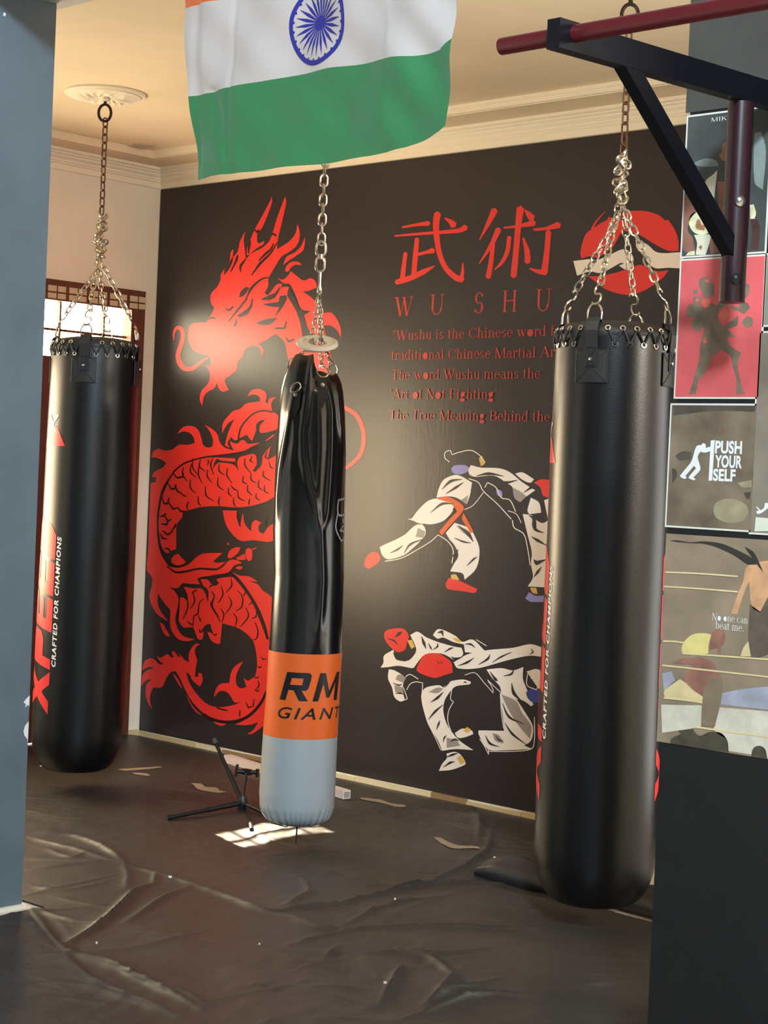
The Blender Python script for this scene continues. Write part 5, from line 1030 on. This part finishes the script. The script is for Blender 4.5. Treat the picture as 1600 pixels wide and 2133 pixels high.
for q, w1 in (([(250, 330), (290, 380), (360, 410)], 26), ([(500, 190), (520, 250), (540, 300)], 18), ([(560, 250), (580, 290), (590, 310)], 10), ([(640, 250), (640, 280), (600, 310)], 10), ([(700, 330), (750, 300), (780, 290)], 12), ([(760, 370), (800, 390), (860, 370)], 18), ([(580, 770), (640, 730), (690, 680)], 16), ([(560, 920), (620, 850), (690, 790)], 14), ([(630, 1010), (650, 960), (660, 930)], 12), ([(690, 1120), (700, 1080), (720, 1060)], 10), ([(750, 1120), (790, 1095), (830, 1110)], 12), ([(820, 450), (900, 420), (960, 380)], 14), ([(1000, 440), (1080, 390), (1100, 350)], 14), ([(1120, 420), (1200, 370), (1290, 330)], 10), ([(1100, 500), (1150, 570), (1170, 580)], 18), ([(1220, 540), (1290, 520), (1310, 470)], 12), ([(1290, 600), (1310, 690), (1380, 760)], 20), ([(1210, 780), (1270, 900), (1400, 960)], 14), ([(1230, 950), (1300, 1050), (1420, 1140)], 14), ([(1060, 1060), (1100, 1130), (1180, 1160)], 14), ([(1150, 1060), (1180, 1100), (1220, 1110)], 10), ([(270, 200), (300, 170), (330, 150)], 20), ([(200, 210), (260, 230), (290, 270)], 10), ([(640, 410), (650, 425), (660, 430)], 6), ([(672, 410), (676, 425), (680, 432)], 6), ([(720, 1250), (770, 1230), (820, 1215)], 14), ([(690, 1340), (750, 1300), (790, 1290)], 14), ([(640, 160), (680, 150), (690, 190)], 18), ([(250, 600), (300, 620), (330, 610)], 10), ([(270, 690), (310, 690), (345, 700)], 10), ([(880, 260), (930, 260), (970, 290)], 12), ([(1450, 350), (1480, 330), (1460, 300)], 8), ([(690, 600), (740, 590), (700, 640)], 16), ([(870, 600), (880, 590), (900, 600)], 8)): fo.stroke('F', q, [4, w1 * 1.5, 4], .0018)
for crop, lab in (('E', 'upper pair of fighters in white suits'), ('F', 'lower pair of fighters in white suits')):
    merge_prints('fighters_picture', [(w_, M_CREAMP), (rd, M_RED), (og, M_ORANGEP), (lv, M_LAV), (bl, M_BLUEP), (yl, M_YEL), (gy, M_GREYPR), (fo, M_MURAL)], mur, (crop,), lab)

# ================================================================== posters on the pillar
CLIP = {}
def poster(name_label, corners, bg, group='posters on the black pillar', border=True, xr=None, name='poster'):
    """corners: photo pixels of top-left and bottom-right of the sheet on the pillar"""
    yp = PY - .0015
    (xa, ya), (xb, yb) = corners; p, q = hit(xa, ya, 1, yp), hit(xb, yb, 1, yp)
    x0_, x1_ = p.x, (q.x if xr is None else p.x + xr); z1_, z0_ = p.z, q.z
    t = thing(name, name_label, 'poster', ((x0_ + x1_) / 2, PY, (z0_ + z1_) / 2), group)
    e = .004 if border else 0
    MB().box((x0_, yp, z0_), (x1_, PY, z1_)).build('paper', M_PAPERW if border else bg, t)
    if border: MB().box((x0_ + e, yp - .0004, z0_ + e), (x1_ - e, yp, z1_ - e)).build('picture', bg, t)
    CLIP[t.name] = (x0_ + e, x1_ - e, z0_ + e, z1_ - e)
    return t, yp - .0005, (x0_, x1_, z0_, z1_)
def shapes(t, yp, c_, lst):
    for nm, m_, polys in lst:
        pr = Print(yp); pr.clip = CLIP[t.name]
        for k, q in enumerate(polys): pr.poly(c_, q, .0003 if nm != 'detail' else .0007)
        pr.build(nm, m_, t)
pm = lambda n_, c_, v=.12, s=14: mat('poster ' + n_, tuple(min(.8, q * g) for q, g in zip(L3(*c_), (1.7, 1.5, 1.28))), .42, spec=.4, var=v, vscale=s)
PX0 = PX0 + .002
c1 = hit(1432, 245, 1, PY)
t, yp, r = poster('smoky grey poster at the top with a gold-plated belt, MIKE printed at its top edge', ((1431, 241), (1596, 527)), pm('smoke', (58, 64, 66), .35, 10))
shapes(t, yp, 'M', [('figure', pm('brown skin', (122, 88, 78), .3, 22), [[(430, 1160), (480, 1030), (560, 985), (650, 1000), (690, 1200), (640, 1350), (560, 1400), (480, 1500), (460, 1640), (520, 1720), (560, 1900), (440, 1920), (392, 1850), (395, 1500)], [(840, 990), (940, 1000), (990, 1080), (990, 1500), (900, 1480), (860, 1300)], [(780, 1700), (900, 1760), (900, 1900), (760, 1940), (740, 1800)], [(860, 650), (900, 600), (905, 530), (960, 470), (1020, 480), (1030, 720), (920, 720)]]),
  ('cloud', pm('mist', (106, 120, 124), .2, 20), [[(520, 760), (600, 720), (700, 690), (830, 720), (860, 790), (700, 800), (600, 790)], [(1330, 380), (1420, 340), (1480, 600), (1440, 1100), (1330, 1000)]]),
  ('belt_strap', pm('pale strap', (182, 186, 172), .1), [[(845, 842), (790, 900), (690, 990), (660, 1190), (720, 1290), (800, 1270), (815, 1100)], [(540, 1690), (770, 1680), (740, 1800), (690, 1955), (560, 1950), (580, 1800)]]),
  ('belt_plate', pm('pale gold', (206, 186, 158), .25, 40), [[(470, 1520), (500, 1430), (580, 1385), (680, 1450), (740, 1560), (740, 1660), (660, 1690), (560, 1670), (500, 1610)], [(740, 1330), (820, 1280), (880, 1410), (850, 1455), (780, 1440)], [(430, 1960), (480, 1910), (550, 1900), (550, 1955)], [(1270, 1300), (1320, 1290), (1350, 1400), (1330, 1480), (1275, 1480)]]),
  ('detail', pm('dark gold', (140, 100, 76), .3, 40), [[(560, 1580), (580, 1500), (610, 1480), (640, 1560), (690, 1560), (680, 1630), (600, 1620)], [(690, 1130), (720, 1110), (750, 1130), (740, 1200), (700, 1200)], [(600, 1850), (630, 1820), (650, 1850), (630, 1890)]]),
  ('dark_figure', pm('dark red brown', (64, 44, 42), .3, 25), [[(1280, 1480), (1360, 1490), (1400, 1600), (1380, 1880), (1280, 1880), (1300, 1700)]])])
pr = Print(yp); a_, b_ = hit(1481, 254, 1, yp), hit(1525, 249, 1, yp); serif(pr, 'MIKE', a_.x, a_.z, b_.x, .0085, .0007); pr.build('poster_lettering', M_TEXTW, t)
t, yp, r = poster('red poster with two grey boxers sparring', ((1417, 540), (1583, 831)), pm('mottled red', (206, 84, 90), .16, 9))
GB = pm('grey boxer', (104, 96, 86), .3, 30)
shapes(t, yp, 'N', [('boxer', GB, [[(600, 430), (620, 380), (690, 355), (750, 390), (790, 470), (802, 560), (782, 600), (720, 632), (662, 610), (640, 540), (605, 490)], [(525, 560), (550, 510), (592, 530), (580, 575), (540, 580)], [(530, 622), (620, 606), (635, 660), (600, 720), (690, 780), (770, 690), (830, 740), (870, 700), (960, 690), (985, 722), (900, 762), (850, 830), (860, 920), (905, 1000), (980, 962), (1050, 920), (1120, 855), (1112, 970), (1060, 1012), (965, 1040), (1010, 1075), (1075, 1140), (960, 1150), (1010, 1250), (1065, 1295), (1160, 1350), (1122, 1420), (1112, 1560), (1140, 1680), (1172, 1830), (1212, 1882), (1088, 1892), (1092, 1700), (1050, 1540), (1020, 1400), (960, 1345), (880, 1302), (830, 1362), (770, 1390), (740, 1500), (660, 1640), (602, 1702), (562, 1882), (468, 1892), (490, 1830), (530, 1720), (570, 1560), (610, 1430), (620, 1280), (650, 1150), (682, 1030), (655, 1012), (602, 1082), (530, 1032), (498, 960), (552, 890), (440, 882), (440, 780), (480, 722), (530, 710)],
   [(1000, 720), (1110, 760), (1150, 700), (1232, 690), (1272, 760), (1190, 845), (1120, 800), (1040, 780)], [(1170, 962), (1182, 920), (1232, 870), (1302, 900), (1302, 1000), (1220, 1016)], [(870, 260), (900, 210), (960, 230), (960, 420), (900, 320)], [(1180, 440), (1250, 450), (1268, 520), (1230, 620), (1180, 640)]]),
  ('detail', pm('pinkish skin', (186, 96, 90), .15, 20), [[(680, 400), (730, 385), (745, 430), (690, 430)], [(640, 650), (760, 640), (740, 720), (700, 760), (650, 740)], [(655, 1180), (700, 1150), (715, 1220), (670, 1230)], [(560, 640), (610, 630), (600, 680), (560, 690)], [(870, 830), (960, 770), (1010, 850), (930, 930), (880, 900)]])])
t, yp, r = poster('grey-brown poster with a white pushing figure and the words PUSH YOUR SELF', ((1397, 840), (1567, 1109)), pm('blotchy grey brown', (98, 90, 78), .4, 11))
shapes(t, yp, 'O', [('blotch', pm('pale green grey', (130, 126, 106), .2, 20), [[(680, 1250), (760, 1180), (900, 1170), (1030, 1230), (1060, 1330), (980, 1420), (820, 1430), (700, 1370)], [(940, 990), (1100, 960), (1100, 1040), (1000, 1040)]]),
  ('dark_blotch', pm('dark grey', (66, 62, 58), .3, 20), [[(250, 690), (330, 640), (430, 650), (420, 730), (300, 740)], [(1010, 1100), (1090, 1090), (1080, 1170), (1040, 1160)], [(215, 830), (260, 840), (270, 920), (215, 1000)], [(225, 110), (1150, 115), (1130, 200), (700, 190), (230, 240)]]),
  ('pushing_figure', M_TEXTW, [[(302, 912), (360, 840), (430, 750), (470, 620), (495, 577), (540, 570), (552, 553), (575, 553), (592, 580), (582, 602), (645, 588), (646, 636), (580, 655), (530, 645), (500, 702), (522, 790), (526, 850), (452, 930), (476, 950), (456, 962), (400, 940), (405, 918), (480, 830), (460, 800), (362, 915), (380, 935), (350, 946), (312, 926)], [(645, 520), (690, 515), (660, 965), (620, 968)]]),
  ('detail', pm('faded red', (120, 70, 64), .1), [[(775, 375), (792, 375), (792, 445), (775, 445)], [(778, 285), (790, 285), (788, 340), (778, 340)]])])
pr = Print(yp)
for s_, (xa, ya), (xb, yt) in (('PUSH', (692, 665), (990, 520)), ('YOUR', (690, 822), (990, 680)), ('SELF', (668, 970), (918, 832))):
    (x0_, y0_), (x1_, y1_), (x2_, y2_) = px('O', [(xa, ya), (xb, ya), (xa, yt)]); p, q, u = hit(x0_, y0_, 1, yp), hit(x1_, y1_, 1, yp), hit(x2_, y2_, 1, yp)
    vs, fs = font_outline(s_, .035, 0, 1.02); vs = fit(vs, p.x, q.x, p.z, u.z); pr.mb.add([(a, yp - .0008, b) for a, b in vs], fs)
pr.build('poster_lettering', M_TEXTW, t)
t, yp, r = poster('large faded boxing ring poster at the bottom with the words No one can beat me.', ((1388, 1111), (1375, 1545)), pm('ring haze', (118, 108, 94), .22, 10), border=False, xr=.46)
shapes(t, yp, 'Q', [('ring_floor', pm('pale blue floor', (132, 138, 156), .2, 18), [[(830, 1340), (1100, 1290), (1700, 1240), (1700, 1560), (820, 1460)], [(200, 1130), (300, 1110), (340, 1200), (220, 1310)]]), ('crowd_light', pm('pale crowd', (172, 172, 164), .15, 25), [[(810, 1490), (1700, 1560), (1700, 2200), (1320, 2030), (900, 1950), (880, 1830), (750, 1720)], [(190, 1460), (620, 1470), (610, 1700), (200, 1760)]]),
  ('boxer_legs', pm('tan skin', (170, 134, 104), .2, 30), [[(1100, 0), (1060, 150), (985, 330), (930, 500), (995, 505), (1060, 300), (1120, 160), (1150, 420), (1240, 490), (1330, 300), (1500, 420), (1700, 300), (1700, -60), (1300, -60)]]), ('dark_trousers', pm('dark cloth', (80, 73, 66), .2, 30), [[(1130, 400), (1240, 480), (1330, 300), (1500, 420), (1500, 800), (1240, 960), (1140, 960), (1110, 780)]]),
  ('kneeling_man', pm('pale olive shirt', (186, 176, 116), .1, 30), [[(405, 880), (430, 800), (520, 720), (640, 705), (722, 720), (692, 830), (690, 920), (540, 940), (430, 920)]]), ('fallen_man', pm('brown skin', (142, 110, 78), .2, 30), [[(720, 722), (780, 665), (850, 670), (872, 740), (850, 820), (822, 850), (820, 940), (800, 940), (780, 860), (700, 880)], [(300, 1020), (420, 970), (560, 965), (540, 1040), (400, 1032)], [(410, 1180), (500, 1090), (520, 980), (600, 960), (720, 1000), (780, 1100), (840, 1200), (640, 1380), (520, 1300)]]),
  ('detail', pm('grey brown trousers', (106, 96, 82), .15, 30), [[(640, 1300), (720, 1180), (840, 1200), (830, 1400), (760, 1690), (620, 1690)]]), ('white_shorts', pm('ivory shorts', (176, 166, 130), .1, 30), [[(225, 1310), (390, 1190), (520, 1280), (632, 1375), (620, 1430), (230, 1390)], [(1030, 950), (1060, 860), (1112, 790), (1140, 950)]]),
  ('dark_crowd', pm('dark crowd', (62, 60, 52), .3, 30), [[(285, 1880), (300, 1820), (400, 1770), (345, 1700), (365, 1550), (450, 1510), (545, 1570), (530, 1720), (600, 1790), (700, 1750), (820, 1760), (890, 1840), (905, 1965), (600, 1920)], [(1140, 2020), (1160, 1930), (1220, 1895), (1290, 1930), (1315, 2040)]])])
shapes(t, yp - .0004, 'O', [('black_cloth', pm('black cloth', (44, 43, 42), .1), [[(190, 1632), (270, 1628), (420, 1650), (560, 1640), (750, 1662), (900, 1720), (1080, 1812), (1172, 1896), (1050, 1892), (900, 1792), (700, 1702), (560, 1666), (400, 1657), (270, 1645)], [(1020, 1700), (1120, 1760), (1180, 1870), (1230, 1990), (1160, 1900)]])])
rp = Print(yp - .0004); rp.clip = CLIP[t.name]
for q in ([(225, 212), (600, 235), (1000, 268)], [(240, 60), (600, 75), (1000, 105)], [(215, 790), (320, 792), (440, 808)], [(205, 1045), (700, 1098), (1700, 1210)], [(420, 920), (800, 945), (1700, 1010)], [(220, 1390), (420, 1410), (625, 1440)], [(540, 1695), (900, 1745), (1700, 1850)]): rp.stroke('Q', q, 18, .0006)
rp.build('ring_rope', pm('faded rope', (190, 172, 136), .1), t)
pr = Print(yp - .0004)
for s_, (xa, ya), xb, yt in (('No one can', (725, 565), 1110, 490), ('beat me.', (765, 658), 1068, 575)):
    (x0_, y0_), (x1_, y1_), (x2_, y2_) = px('Q', [(xa, ya), (xb, ya + 22), (xa, yt)]); p, q, u = hit(x0_, y0_, 1, yp), hit(x1_, y1_, 1, yp), hit(x2_, y2_, 1, yp); serif(pr, s_, p.x, p.z, q.x, (u.z - p.z), .0007)
pr.build('poster_lettering', M_TEXTW, t)
t, yp, r = poster('pale greenish grey poster at the right edge beside the red poster', ((1595, 528), (1590, 681)), pm('greenish grey', (120, 124, 112), .15, 12), xr=.21)
t, yp, r = poster('grey poster at the right edge with a white leaping figure', ((1580, 690), (1569, 1113)), pm('plain grey', (110, 106, 98), .15, 12), xr=.24)
shapes(t, yp, 'O', [('leaping_figure', M_TEXTW, [[(1145, 1255), (1165, 1260), (1195, 1295), (1235, 1270), (1245, 1215), (1300, 1210), (1420, 1150), (1430, 1180), (1300, 1260), (1200, 1330), (1160, 1335), (1150, 1305), (1180, 1300)]]), ('pale_band', pm('pale grey band', (200, 196, 184), .1), [[(1145, 1372), (1500, 1400), (1500, 1520), (1130, 1530)]])])
t, yp, r = poster('added plain grey panel over the pillar top, coloured as the better-lit wall', ((1443, -75), (1432, 235)), pm('lit pillar top', (62, 63, 62), .12, 10), border=False, xr=.22)  # added panel, its lighter grey paints in the stronger light up here
